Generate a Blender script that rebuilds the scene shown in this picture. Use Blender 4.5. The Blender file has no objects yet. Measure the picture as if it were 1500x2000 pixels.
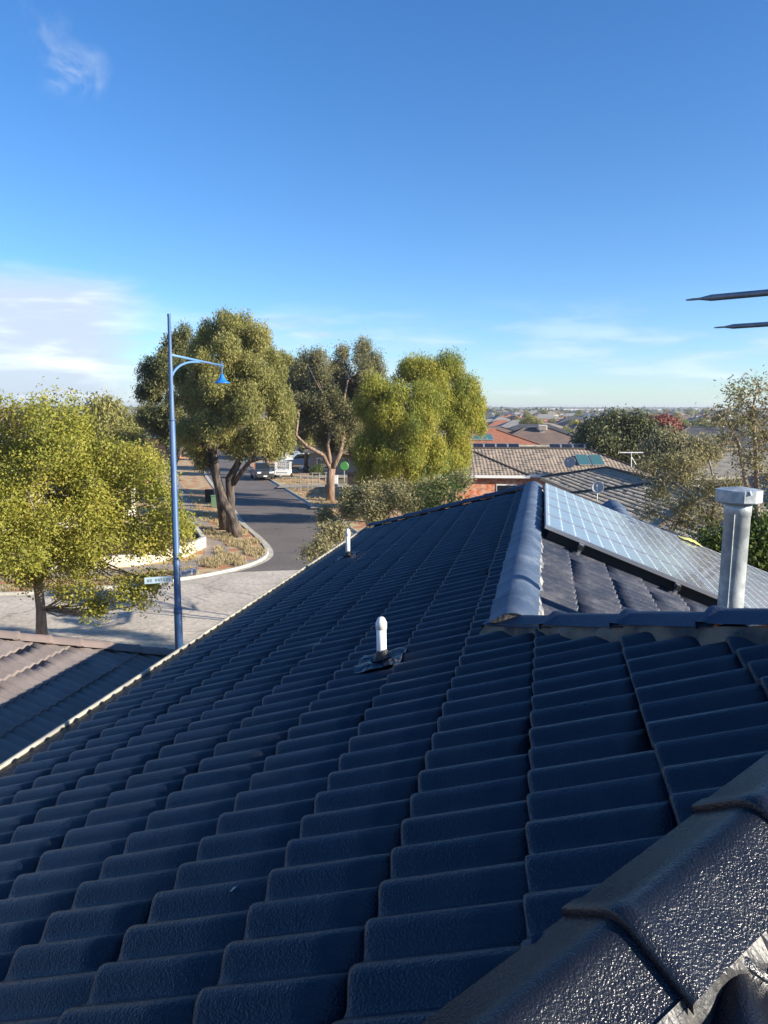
import bpy, bmesh, math, random
import numpy as np
from mathutils import Vector, Matrix

random.seed(7)
R = math.radians
scene = bpy.context.scene
col = scene.collection

# ---------------------------------------------------------------- camera
CAMZ = 7.5
PITCH, ROLL, FPX = R(7.52), R(0.29), 1507.0
cd = bpy.data.cameras.new('camera'); cam = bpy.data.objects.new('camera', cd); col.objects.link(cam)
cam.location = (0, 0, CAMZ)
_F = Vector((0, math.cos(PITCH), -math.sin(PITCH))); _U = Vector((0, math.sin(PITCH), math.cos(PITCH))); _R = Vector((1, 0, 0))
_Rr = _R*math.cos(ROLL)+_U*math.sin(ROLL); _Ur = _U*math.cos(ROLL)-_R*math.sin(ROLL)
cam.matrix_world = Matrix(((_Rr.x, _Ur.x, -_F.x, 0), (_Rr.y, _Ur.y, -_F.y, 0), (_Rr.z, _Ur.z, -_F.z, CAMZ), (0, 0, 0, 1)))
cd.sensor_fit = 'VERTICAL'; cd.sensor_height = 36; cd.lens = 36*FPX/2000
cd.clip_start = 0.05; cd.clip_end = 20000
scene.camera = cam
scene.render.resolution_x = 768; scene.render.resolution_y = 1024

# ---------------------------------------------------------------- light
SUN_EL, SUN_AZ = R(19.6), R(111)            # azimuth clockwise from +Y
sd = Vector((math.sin(SUN_AZ)*math.cos(SUN_EL), math.cos(SUN_AZ)*math.cos(SUN_EL), math.sin(SUN_EL)))
ld = bpy.data.lights.new('sun', 'SUN'); ld.energy = 5.0; ld.angle = R(0.5); ld.color = (1.0, 0.92, 0.79)
sun = bpy.data.objects.new('sun', ld); col.objects.link(sun); sun.location = (40, -12, 40)
sun.rotation_euler = sd.to_track_quat('Z', 'Y').to_euler()

world = bpy.data.worlds.new('World'); scene.world = world; world.use_nodes = True
nt = world.node_tree; nt.nodes.clear()
def N(t, tree=None, **k):
    n = (tree or nt).nodes.new(t)
    for a, b in k.items(): setattr(n, a, b)
    return n
def Lk(a, b, tree=None): (tree or nt).links.new(a, b)
sky = N('ShaderNodeTexSky', sky_type='NISHITA', sun_disc=False, sun_elevation=SUN_EL, sun_rotation=SUN_AZ,
        altitude=50, air_density=1.0, dust_density=0.1, ozone_density=4.0)
bg = N('ShaderNodeBackground'); bg.inputs['Strength'].default_value = 0.094
out = N('ShaderNodeOutputWorld')
tc = N('ShaderNodeTexCoord'); sep = N('ShaderNodeSeparateXYZ'); Lk(tc.outputs['Generated'], sep.inputs[0])
def M(op, a, b=None, tree=None, clamp=False):
    n = N('ShaderNodeMath', tree, operation=op); n.use_clamp = clamp
    for i, x in enumerate((a, b)):
        if x is None: continue
        if isinstance(x, (int, float)): n.inputs[i].default_value = x
        else: Lk(x, n.inputs[i], tree)
    return n.outputs[0]
def ramp01(x, lo, hi, tree=None):
    n = N('ShaderNodeMapRange', tree, interpolation_type='SMOOTHSTEP'); Lk(x, n.inputs[0], tree)
    n.inputs[1].default_value = lo; n.inputs[2].default_value = hi; n.inputs[3].default_value = 0; n.inputs[4].default_value = 1
    return n.outputs[0]
az = M('ARCTAN2', sep.outputs[0], sep.outputs[1]); el = M('ARCSINE', sep.outputs[2])
cb = N('ShaderNodeCombineXYZ'); Lk(M('MULTIPLY', az, 3.2), cb.inputs[0]); Lk(M('MULTIPLY', el, 17.0), cb.inputs[1])
nz = N('ShaderNodeTexNoise'); nz.inputs['Scale'].default_value = 1.9; nz.inputs['Detail'].default_value = 9; nz.inputs['Roughness'].default_value = 0.56
nz.inputs['Distortion'].default_value = 0.25
Lk(cb.outputs[0], nz.inputs['Vector'])
nf = nz.outputs[0]
# cloud bank low on the left
bank = M('MULTIPLY', ramp01(az, -0.25, -0.37), M('MULTIPLY', ramp01(el, 0.175, 0.125), ramp01(el, -0.02, 0.02)))
bank = M('MULTIPLY', bank, ramp01(M('ADD', nf, M('MULTIPLY', bank, 0.30)), 0.44, 0.66))
# thin strips low on the right and middle
strip = M('MULTIPLY', M('MULTIPLY', ramp01(el, 0.15, 0.075), ramp01(el, 0.0, 0.03)), ramp01(nf, 0.41, 0.60))
strip = M('MULTIPLY', strip, 0.36)
# small wisp, high on the left
def puff(a0, e0, wa, we):
    da = M('DIVIDE', M('SUBTRACT', az, a0), wa); de = M('DIVIDE', M('SUBTRACT', el, e0), we)
    return M('SUBTRACT', 1.0, M('SQRT', M('ADD', M('MULTIPLY', da, da), M('MULTIPLY', de, de))), clamp=True)
nz2 = N('ShaderNodeTexNoise'); nz2.inputs['Scale'].default_value = 15; nz2.inputs['Detail'].default_value = 10; nz2.inputs['Roughness'].default_value = .6; nz2.inputs['Distortion'].default_value = .6
Lk(tc.outputs['Generated'], nz2.inputs['Vector'])
w1 = M('MULTIPLY', M('MAXIMUM', puff(-0.366, 0.366, 0.050, 0.036), M('MULTIPLY', puff(-0.392, 0.402, 0.036, 0.036), 0.7)), ramp01(nz2.outputs[0], 0.40, 0.66))
w2 = M('MULTIPLY', M('MAXIMUM', puff(-0.12, 0.108, 0.085, 0.014), puff(-0.08, 0.094, 0.07, 0.009)), ramp01(nf, 0.30, 0.6))
clouds = M('MAXIMUM', M('MAXIMUM', bank, strip), M('MAXIMUM', M('MULTIPLY', w1, 0.75), M('MULTIPLY', w2, 0.9)))
clouds = M('MULTIPLY', clouds, 0.88)
hsv = N('ShaderNodeHueSaturation'); hsv.inputs['Saturation'].default_value = 1.21; hsv.inputs['Value'].default_value = 0.95
Lk(sky.outputs[0], hsv.inputs['Color'])
tintn = N('ShaderNodeMixRGB', blend_type='MULTIPLY'); tintn.inputs['Fac'].default_value = 1.0
hz_ = N('ShaderNodeMixRGB'); Lk(ramp01(el, 0.0, 0.30), hz_.inputs['Fac']); hz_.inputs['Color1'].default_value = (0.86, 0.98, 1.16, 1); hz_.inputs['Color2'].default_value = (1.10, 0.99, 1.09, 1)
Lk(hz_.outputs[0], tintn.inputs['Color2'])
Lk(hsv.outputs[0], tintn.inputs['Color1'])
ccol = N('ShaderNodeMixRGB'); Lk(ramp01(nf, 0.45, 0.75), ccol.inputs['Fac'])
ccol.inputs['Color1'].default_value = (3.5, 3.95, 4.7, 1); ccol.inputs['Color2'].default_value = (6.6, 6.8, 7.2, 1)
mixc = N('ShaderNodeMixRGB'); Lk(clouds, mixc.inputs['Fac']); Lk(tintn.outputs[0], mixc.inputs['Color1']); Lk(ccol.outputs[0], mixc.inputs['Color2'])
Lk(mixc.outputs[0], bg.inputs['Color']); Lk(bg.outputs[0], out.inputs['Surface'])

scene.view_settings.view_transform = 'Standard'; scene.view_settings.look = 'None'
scene.view_settings.gamma = 1; scene.view_settings.exposure = 1.12
scene.render.engine = 'CYCLES'
scene.cycles.max_bounces = 6; scene.cycles.transparent_max_bounces = 6
scene.cycles.diffuse_bounces = 3; scene.cycles.glossy_bounces = 3
scene.cycles.caustics_reflective = False; scene.cycles.caustics_refractive = False

# ---------------------------------------------------------------- materials
MATS = {}
def mat(name, color, rough=0.7, metal=0.0, spec=0.5, color2=None, vscale=3.0, vlo=0.4, vhi=0.6, bump=None, coat=0.0,
        translucent=0.0, stretch=None, detail=5, emit=None):
    if name in MATS: return MATS[name]
    m = bpy.data.materials.new(name); m.use_nodes = True; t = m.node_tree
    b = t.nodes['Principled BSDF']
    b.inputs['Base Color'].default_value = (*color, 1); b.inputs['Roughness'].default_value = rough
    b.inputs['Metallic'].default_value = metal; b.inputs['Specular IOR Level'].default_value = spec
    if coat: b.inputs['Coat Weight'].default_value = coat; b.inputs['Coat Roughness'].default_value = 0.12
    co = N('ShaderNodeTexCoord', t); vec = co.outputs['Object']
    if stretch:
        mp = N('ShaderNodeMapping', t); mp.inputs['Scale'].default_value = stretch; Lk(vec, mp.inputs[0], t); vec = mp.outputs[0]
    if color2:
        n = N('ShaderNodeTexNoise', t); n.inputs['Scale'].default_value = vscale; n.inputs['Detail'].default_value = detail
        Lk(vec, n.inputs['Vector'], t)
        mx = N('ShaderNodeMixRGB', t); Lk(ramp01(n.outputs[0], vlo, vhi, t), mx.inputs['Fac'], t)
        mx.inputs['Color1'].default_value = (*color, 1); mx.inputs['Color2'].default_value = (*color2, 1)
        Lk(mx.outputs[0], b.inputs['Base Color'], t)
    if bump:
        n = N('ShaderNodeTexNoise', t); n.inputs['Scale'].default_value = bump[0]; n.inputs['Detail'].default_value = 3
        Lk(vec, n.inputs['Vector'], t)
        bp = N('ShaderNodeBump', t); bp.inputs['Strength'].default_value = bump[1]; bp.inputs['Distance'].default_value = bump[2]
        Lk(n.outputs[0], bp.inputs['Height'], t); Lk(bp.outputs[0], b.inputs['Normal'], t)
    MATS[name] = m
    return m

def leafmat(name, c1, c2, c3, trans=0.35):
    m = bpy.data.materials.new(name); m.use_nodes = True; t = m.node_tree; t.nodes.clear()
    o = N('ShaderNodeOutputMaterial', t); at = N('ShaderNodeAttribute', t, attribute_name='tint')
    cr = N('ShaderNodeValToRGB', t); e = cr.color_ramp.elements
    e[0].color = (*c1, 1); e[1].color = (*c3, 1); mid = cr.color_ramp.elements.new(0.5); mid.color = (*c2, 1)
    Lk(at.outputs['Fac'], cr.inputs[0], t)
    d = N('ShaderNodeBsdfPrincipled', t); d.inputs['Roughness'].default_value = 0.55; d.inputs['Specular IOR Level'].default_value = 0.3
    tr = N('ShaderNodeBsdfTranslucent', t); ms = N('ShaderNodeMixShader', t); ms.inputs[0].default_value = trans
    Lk(cr.outputs[0], d.inputs['Base Color'], t); Lk(cr.outputs[0], tr.inputs['Color'], t)
    Lk(d.outputs[0], ms.inputs[1], t); Lk(tr.outputs[0], ms.inputs[2], t); Lk(ms.outputs[0], o.inputs[0], t)
    return m

# roof paint: thick glossy membrane with orange peel texture
def paintmat(name, c1, c2, rough, bscale, bdist, dust=(0.05, 0.055, 0.06), dustamt=0.35, spec=.5):
    m = bpy.data.materials.new(name); m.use_nodes = True; t = m.node_tree; b = t.nodes['Principled BSDF']
    co = N('ShaderNodeTexCoord', t)
    n = N('ShaderNodeTexNoise', t); n.inputs['Scale'].default_value = 1.3; n.inputs['Detail'].default_value = 6; Lk(co.outputs['Object'], n.inputs['Vector'], t)
    mx = N('ShaderNodeMixRGB', t); Lk(ramp01(n.outputs[0], 0.35, 0.65, t), mx.inputs['Fac'], t)
    mx.inputs['Color1'].default_value = (*c1, 1); mx.inputs['Color2'].default_value = (*c2, 1)
    n2 = N('ShaderNodeTexNoise', t); n2.inputs['Scale'].default_value = 5.0; n2.inputs['Detail'].default_value = 8; n2.inputs['Roughness'].default_value = 0.7; Lk(co.outputs['Object'], n2.inputs['Vector'], t)
    du = M('MULTIPLY', ramp01(n2.outputs[0], 0.42, 0.75, t), dustamt, t)
    mx2 = N('ShaderNodeMixRGB', t); Lk(du, mx2.inputs['Fac'], t); Lk(mx.outputs[0], mx2.inputs['Color1'], t); mx2.inputs['Color2'].default_value = (*dust, 1)
    Lk(mx2.outputs[0], b.inputs['Base Color'], t)
    ra = N('ShaderNodeMapRange', t); Lk(n2.outputs[0], ra.inputs[0], t); ra.inputs[1].default_value = 0.3; ra.inputs[2].default_value = 0.75
    ra.inputs[3].default_value = rough; ra.inputs[4].default_value = rough+0.22; Lk(ra.outputs[0], b.inputs['Roughness'], t)
    b.inputs['Specular IOR Level'].default_value = spec
    v = N('ShaderNodeTexNoise', t); v.inputs['Scale'].default_value = bscale; v.inputs['Detail'].default_value = 2.5; Lk(co.outputs['Object'], v.inputs['Vector'], t)
    v2 = N('ShaderNodeTexNoise', t); v2.inputs['Scale'].default_value = bscale*0.35; v2.inputs['Detail'].default_value = 2; Lk(co.outputs['Object'], v2.inputs['Vector'], t)
    hh = M('ADD', v.outputs[0], M('MULTIPLY', v2.outputs[0], 0.45, t), t)
    bp = N('ShaderNodeBump', t); bp.inputs['Strength'].default_value = 1.0; bp.inputs['Distance'].default_value = bdist
    Lk(hh, bp.inputs['Height'], t); Lk(bp.outputs[0], b.inputs['Normal'], t)
    MATS[name] = m
    return m

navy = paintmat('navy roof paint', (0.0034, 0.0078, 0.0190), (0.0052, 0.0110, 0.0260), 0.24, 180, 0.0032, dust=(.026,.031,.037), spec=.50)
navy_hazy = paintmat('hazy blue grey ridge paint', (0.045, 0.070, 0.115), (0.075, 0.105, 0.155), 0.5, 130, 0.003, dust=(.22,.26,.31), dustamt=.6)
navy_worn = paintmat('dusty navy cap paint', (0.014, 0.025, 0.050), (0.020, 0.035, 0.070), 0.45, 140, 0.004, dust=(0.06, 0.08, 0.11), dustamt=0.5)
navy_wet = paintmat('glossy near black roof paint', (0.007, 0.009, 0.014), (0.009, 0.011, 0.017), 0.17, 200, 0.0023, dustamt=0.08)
slate = paintmat('dusty lit navy tile paint', (0.030, 0.036, 0.052), (0.044, 0.048, 0.064), 0.38, 130, 0.0035, dust=(0.17, 0.16, 0.165), dustamt=0.6)  # lighter copy of the navy paint; sun on these faces put into the colour
mortar = mat('grey brown mortar', (0.045, 0.045, 0.045), 0.8, color2=(0.19, 0.145, 0.10), vscale=6, bump=(60, 0.7, 0.01))
mortar_wet = mat('painted glossy mortar', (0.016, 0.017, 0.019), 0.46, color2=(0.065, 0.058, 0.050), vscale=14, bump=(120, .6, 0.003), stretch=(1, 1, .5))
cream = mat('cream gutter paint', (0.42, 0.39, 0.31), 0.45, color2=(0.28, 0.27, 0.23), vscale=4)
dark = mat('black grime and gutter shade', (0.012, 0.011, 0.010), 0.5, bump=(60, .8, .01))
pvc = mat('white pvc', (0.78, 0.78, 0.76), 0.4, color2=(0.60, 0.57, 0.50), vscale=14, vlo=.5, vhi=.75)
galv = mat('galvanised steel', (0.36, 0.39, 0.39), 0.45, metal=0.4, color2=(0.50, 0.53, 0.52), vscale=18, bump=(80, .25, .004), detail=8)
alu = mat('silver aluminium', (0.62, 0.62, 0.61), 0.35, metal=0.7)
alug = mat('grey antenna aluminium', (0.20, 0.24, 0.28), 0.45, metal=0.5, color2=(0.28, 0.31, 0.34), vscale=30)
bluepole = mat('blue pole paint', (0.035, 0.095, 0.22), 0.5, color2=(0.085, 0.145, 0.25), vscale=5, stretch=(1, 1, .2))
bluelamp = mat('bright blue enamel', (0.02, 0.17, 0.55), 0.3)
palebl = mat('pale blue arm paint', (0.11, 0.23, 0.42), 0.45)
brick_or = mat('orange brick', (0.58, 0.17, 0.07), 0.85, color2=(0.66, 0.36, 0.24), vscale=3, bump=(20, .4, .02))
bark = mat('dark gum bark', (0.040, 0.031, 0.025), 0.9, color2=(0.12, 0.09, 0.07), vscale=5, stretch=(1, 1, .25), bump=(12, .8, .05))
bark_or = mat('tan gum bark', (0.19, 0.125, 0.085), 0.85, color2=(0.32, 0.22, 0.16), vscale=4, stretch=(1, 1, .25), bump=(10, .7, .05))
bark_gr = mat('grey bark', (0.22, 0.165, 0.12), 0.9, color2=(0.36, 0.29, 0.22), vscale=8, stretch=(1, 1, .3), bump=(20, .8, .03))
limbm = mat('limb bark', (0.12, 0.09, 0.065), 0.9, color2=(0.19, 0.14, 0.10), vscale=5)
kerbm = mat('pale kerb concrete', (0.50, 0.46, 0.38), 0.85, color2=(0.38, 0.35, 0.29), vscale=2.5, bump=(40, .4, .01))
white = mat('white paint', (0.78, 0.77, 0.73), 0.5)
offwhite = mat('cream render', (0.62, 0.58, 0.50), 0.8, color2=(0.52, 0.48, 0.41), vscale=2)
glassm = mat('dark window glass', (0.015, 0.02, 0.025), 0.06, spec=0.9)
rubber = mat('black rubber', (0.02, 0.02, 0.02), 0.7)

# ---------------------------------------------------------------- object helpers
def newobj(name, data, parent=None): 
    o = bpy.data.objects.new(name, data); col.objects.link(o)
    if parent is not None: o.parent = parent; o.matrix_parent_inverse = Matrix.Translation(parent.location).inverted() if WORLDP else Matrix.Identity(4)
    return o
WORLDP = True      # parts are modelled in world coordinates; parent empties carry only a location
def tag(o, label=None, cat=None, group=None, kind=None):
    if label: o['label'] = label
    if cat: o['category'] = cat
    if group: o['group'] = group
    if kind: o['kind'] = kind
    return o
def thing(name, label, cat, loc, group=None):
    o = bpy.data.objects.new(name, None); col.objects.link(o); o.location = loc; o.empty_display_size = 0.2
    return tag(o, label, cat, group)
def copy_tree(o, parent=None):
    c = o.copy(); col.objects.link(c)
    if parent is not None: c.parent = parent
    for ch in [x for x in bpy.data.objects if x.parent == o]:
        copy_tree(ch, c)
    return c

class MB:
    """collects geometry, builds one mesh object"""
    def __init__(s): s.v = []; s.f = []; s.mi = []; s.cur = 0
    def add(s, vs, fs):
        b = len(s.v); s.v += [tuple(x) for x in vs]; s.f += [tuple(i+b for i in f) for f in fs]; s.mi += [s.cur]*len(fs)
    def box(s, c, size, X=(1,0,0), Y=(0,1,0), Z=(0,0,1)):
        c = Vector(c); X = Vector(X)*size[0]/2; Y = Vector(Y)*size[1]/2; Z = Vector(Z)*size[2]/2
        vs = [c+X*a+Y*b+Z*d for a in (-1,1) for b in (-1,1) for d in (-1,1)]
        s.add(vs, [(0,1,3,2),(4,6,7,5),(0,4,5,1),(2,3,7,6),(0,2,6,4),(1,5,7,3)])
    def tube(s, pts, rad, n=8, cap=True):
        pts = [Vector(p) for p in pts]
        if not hasattr(rad, '__len__'): rad = [rad]*len(pts)
        b = len(s.v); up = None
        for i, p in enumerate(pts):
            d = (pts[min(i+1, len(pts)-1)]-pts[max(i-1, 0)])
            if d.length < 1e-9: d = Vector((0,0,1))
            d.normalize()
            if up is None:
                up = d.orthogonal().normalized()
            else:
                up = (up-d*up.dot(d)); up = up.normalized() if up.length > 1e-6 else d.orthogonal().normalized()
            w = d.cross(up)
            for k in range(n):
                a = 2*math.pi*k/n
                s.v.append(tuple(p+(up*math.cos(a)+w*math.sin(a))*rad[i]))
        for i in range(len(pts)-1):
            for k in range(n):
                s.f.append((b+i*n+k, b+i*n+(k+1)%n, b+(i+1)*n+(k+1)%n, b+(i+1)*n+k)); s.mi.append(s.cur)
        if cap:
            s.f.append(tuple(b+k for k in range(n))[::-1]); s.f.append(tuple(b+(len(pts)-1)*n+k for k in range(n))); s.mi += [s.cur]*2
    def lathe(s, c, prof, n=24, X=(1,0,0), Y=(0,1,0), Z=(0,0,1), cap=False):
        c = Vector(c); X = Vector(X); Y = Vector(Y); Z = Vector(Z); b = len(s.v)
        for r, h in prof:
            for k in range(n):
                a = 2*math.pi*k/n; s.v.append(tuple(c+X*r*math.cos(a)+Y*r*math.sin(a)+Z*h))
        for i in range(len(prof)-1):
            for k in range(n):
                s.f.append((b+i*n+k, b+i*n+(k+1)%n, b+(i+1)*n+(k+1)%n, b+(i+1)*n+k)); s.mi.append(s.cur)
        if cap:
            s.f.append(tuple(b+k for k in range(n))[::-1]); s.f.append(tuple(b+(len(prof)-1)*n+k for k in range(n))); s.mi += [s.cur]*2
    def build(s, name, m, parent=None, smooth=False, bevel=0):
        me = bpy.data.meshes.new(name); me.from_pydata(s.v, [], s.f)
        for x in (m if isinstance(m, (list, tuple)) else [m]): me.materials.append(x)
        if isinstance(m, (list, tuple)): me.polygons.foreach_set('material_index', s.mi)
        me.polygons.foreach_set('use_smooth', [smooth]*len(s.f)); me.update()
        o = newobj(name, me, parent)
        if bevel:
            bv = o.modifiers.new('bevel', 'BEVEL'); bv.width = bevel; bv.segments = 2; bv.limit_method = 'ANGLE'
        return o

# ---------------------------------------------------------------- image helpers: where a sight line meets a height or distance
def ray(u, v): return _F+_Rr*((u-750)/FPX)-_Ur*((v-1000)/FPX)
def onz(u, v, z=0.0):
    q = ray(u, v); return Vector((0,0,CAMZ))+q*((z-CAMZ)/q.z)
def ond(u, v, y):
    q = ray(u, v); return Vector((0,0,CAMZ))+q*(y/q.y)

def gz(x, y):
    """ground height: flat near, a shallow dip, then rising to far low hills"""
    d = math.hypot(x, y)
    def ss(a, b, t): t = min(1, max(0, (t-a)/(b-a))); return t*t*(3-2*t)
    z = -1.5*ss(110, 260, d)+4.0*ss(260, 900, d)+4.5*ss(900, 1900, d)+6*ss(1900, 3200, d)
    if d > 1500: z += ss(1500, 2600, d)*(5.5*math.sin(x*0.0021+1.0)+3.5*math.sin(x*0.0057+2.2)+2*math.sin(x*.013))
    return z

# ================================================================= SETTING
# ground sheet, radial grid
def build_ground():
    vs = []; fs = []; na = 96; rs = [0, 15, 30, 60, 90, 120, 160, 200, 260, 320, 400, 500, 620, 760, 900, 1050, 1200, 1400, 1600, 1800, 2000, 2200, 2400, 2600, 2900, 3200, 3600, 6000, 9000]
    vs.append((0,0,0))
    for r in rs[1:]:
        for k in range(na*(1 if r < 1000 else 1)):
            a = 2*math.pi*k/na; x, y = r*math.sin(a), r*math.cos(a)
            vs.append((x, y, gz(x, y) if r < 3500 else (10 if r < 5000 else -60)))
    for k in range(na): fs.append((0, 1+(k+1)%na, 1+k))
    for i in range(len(rs)-2):
        for k in range(na):
            a = 1+i*na+k; b = 1+i*na+(k+1)%na; fs.append((a, b, b+na, a+na))
    me = bpy.data.meshes.new('ground'); me.from_pydata(vs, [], fs); me.polygons.foreach_set('use_smooth', [True]*len(fs))
    m = mat('dry ground', (0.155, 0.125, 0.065), 0.95, color2=(0.20, 0.105, 0.05), vscale=0.35, vlo=.35, vhi=.62, bump=(3, .6, .08), detail=10)
    me.materials.append(m); tag(newobj('ground', me), kind='structure')
build_ground()

def sheet(name, pts, z, m, kind='structure'):
    bm = bmesh.new(); f = bm.faces.new([bm.verts.new((p[0], p[1], z)) for p in pts])
    bmesh.ops.triangulate(bm, faces=[f])
    bmesh.ops.recalc_face_normals(bm, faces=bm.faces)
    for f in bm.faces:
        if f.normal.z < 0: f.normal_flip()
    me = bpy.data.meshes.new(name); bm.to_mesh(me); bm.free(); me.materials.append(m)
    o = newobj(name, me); tag(o, kind=kind); return o

def asphalt(name, c1, c2, crack, sp):
    m = bpy.data.materials.new(name); m.use_nodes = True; t = m.node_tree; b = t.nodes['Principled BSDF']
    co = N('ShaderNodeTexCoord', t); b.inputs['Roughness'].default_value = 0.85
    n = N('ShaderNodeTexNoise', t); n.inputs['Scale'].default_value = 0.5; n.inputs['Detail'].default_value = 8; Lk(co.outputs['Object'], n.inputs['Vector'], t)
    mx = N('ShaderNodeMixRGB', t); Lk(ramp01(n.outputs[0], .35, .65, t), mx.inputs[0], t); mx.inputs[1].default_value = (*c1, 1); mx.inputs[2].default_value = (*c2, 1)
    s = N('ShaderNodeTexNoise', t); s.inputs['Scale'].default_value = sp; s.inputs['Detail'].default_value = 6; s.inputs['Roughness'].default_value = .8; Lk(co.outputs['Object'], s.inputs['Vector'], t)
    mx2 = N('ShaderNodeMixRGB', t, blend_type='MULTIPLY'); mx2.inputs[0].default_value = .8; Lk(mx.outputs[0], mx2.inputs[1], t)
    cr = N('ShaderNodeMapRange', t); Lk(s.outputs[0], cr.inputs[0], t); cr.inputs[1].default_value = .3; cr.inputs[2].default_value = .7; cr.inputs[3].default_value = .45; cr.inputs[4].default_value = 1.5
    cbn = N('ShaderNodeCombineColor', t)
    for i in range(3): Lk(cr.outputs[0], cbn.inputs[i], t)
    Lk(cbn.outputs[0], mx2.inputs[2], t)
    vo = N('ShaderNodeTexVoronoi', t, feature='DISTANCE_TO_EDGE'); vo.inputs['Scale'].default_value = .17
    wn = N('ShaderNodeTexNoise', t); wn.inputs['Scale'].default_value = .7; wn.inputs['Detail'].default_value = 6; Lk(co.outputs['Object'], wn.inputs['Vector'], t)
    va = N('ShaderNodeVectorMath', t, operation='MULTIPLY_ADD'); Lk(wn.outputs['Color'], va.inputs[0], t); va.inputs[1].default_value = (2.2, 2.2, 0); Lk(co.outputs['Object'], va.inputs[2], t)
    Lk(va.outputs[0], vo.inputs['Vector'], t)
    ck = M('MULTIPLY', ramp01(vo.outputs[0], .011, .004, t), crack, t)
    mx3 = N('ShaderNodeMixRGB', t); Lk(ck, mx3.inputs[0], t); Lk(mx2.outputs[0], mx3.inputs[1], t); mx3.inputs[2].default_value = (.03, .028, .028, 1)
    Lk(mx3.outputs[0], b.inputs['Base Color'], t)
    bp = N('ShaderNodeBump', t); bp.inputs['Strength'].default_value = .7; bp.inputs['Distance'].default_value = .02; Lk(s.outputs[0], bp.inputs['Height'], t); Lk(bp.outputs[0], b.inputs['Normal'], t)
    return m
asph = asphalt('street asphalt', (0.135, 0.112, 0.098), (0.165, 0.138, 0.120), .75, 8)
pale = asphalt('pale spray seal', (0.46, 0.395, 0.315), (0.56, 0.485, 0.39), .3, 5)
conc = mat('footpath concrete', (0.27, 0.215, 0.17), 0.9, color2=(0.34, 0.27, 0.22), vscale=1.5, bump=(30, .4, .01))
def catmull(pts, n=6, closed=False):
    P = [Vector((p[0], p[1], 0)) for p in pts]; o = []
    for i in range(len(P)-1):
        a, b, c, d = P[max(i-1, 0)], P[i], P[i+1], P[min(i+2, len(P)-1)]
        for k in range(n):
            t = k/n
            o.append(0.5*((2*b)+(c-a)*t+(2*a-5*b+4*c-d)*t*t+(3*b-a-3*c+d)*t**3))
    o.append(P[-1]); return o
# kerb lines (plan)
kL = catmull([(-32, 140), (-29.5, 122), (-25.6, 107), (-22.2, 95), (-17.3, 78), (-12.3, 61.5), (-9.3, 51), (-7.2, 45), (-6.0, 41), (-5.75, 38.2), (-6.6, 35.6), (-8.6, 33.2), (-11.6, 31.3), (-15.5, 30.1), (-24, 30.3), (-45, 34)])
kR = catmull([(-25, 140), (-22.5, 122), (-19.2, 107), (-16.2, 95), (-11.5, 78.8), (-6.0, 60.5), (-2.9, 50), (-0.6, 42.5), (2.5, 37.5), (8, 34.5), (20, 33), (60, 34)])
kN = catmull([(-60, 40), (-30, 30.0), (-19, 26.4), (-12.8, 24.6), (-6.4, 22.9), (0, 21.8), (10, 21.5), (60, 23)])
edge = [(-6.72, 35.15), (-3, 35.9), (4.3, 36.5)]
L1 = [p for p in kL if p.y > 35.4]; R1 = [p for p in kR if p.y > 36.2]
sheet('road_surface', [*L1, *[Vector((a, b, 0)) for a, b in edge[:2]], *R1[::-1]], 0.008, asph)
L2 = [p for p in kL if p.y <= 35.4]; R2 = [p for p in kR if p.y <= 36.2]
sheet('cross_street', [*L2[::-1][:-1], Vector((-6.72, 35.15, 0)), Vector((-3, 35.9, 0)), *R2, *kN[::-1]], 0.012, pale)
def kerb(name, line, side, w=0.42, h=0.13):
    mb = MB(); n = len(line); 
    prof = [(0, 0.016), (0.26, 0.022), (0.30, h), (w+.02, h), (w+.02, -0.05)]
    b = 0
    for i, p in enumerate(line):
        d = (line[min(i+1, n-1)]-line[max(i-1, 0)]).normalized(); nn = Vector((d.y, -d.x, 0))*side
        for q, z in prof: mb.v.append((p.x+nn.x*q, p.y+nn.y*q, z))
    m = len(prof)
    for i in range(n-1):
        for k in range(m-1): mb.f.append((i*m+k, i*m+k+1, (i+1)*m+k+1, (i+1)*m+k)); mb.mi.append(0)
    o = mb.build(name, kerbm); tag(o, kind='structure')
kerb('kerb', kL, 1); kerb('kerb', kR, -1); kerb('kerb', kN, 1)
# soften which side by checking nothing: strips sit just outside the carriageway
def offset(line, d):
    o = []; n = len(line)
    for i, p in enumerate(line):
        t = (line[min(i+1, n-1)]-line[max(i-1, 0)]).normalized(); o.append(p+Vector((t.y, -t.x, 0))*d)
    return o
litter = mat('dry grass and leaf litter', (0.42, 0.18, 0.08), 0.95, color2=(0.50, 0.40, 0.22), vscale=1.1, vlo=.38, vhi=.6, bump=(14, .8, .04), detail=9)
vergeL = offset(kL, 0.40); 
sheet('nature_strip', [*vergeL, *offset(kL, 9)[::-1]], 0.09, litter)
vergeR = offset(kR, -0.40)
sheet('nature_strip', [*[p for p in vergeR if p.y > 36], *[p for p in offset(kR, -5.5) if p.y > 36][::-1]], 0.09, litter)
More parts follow.
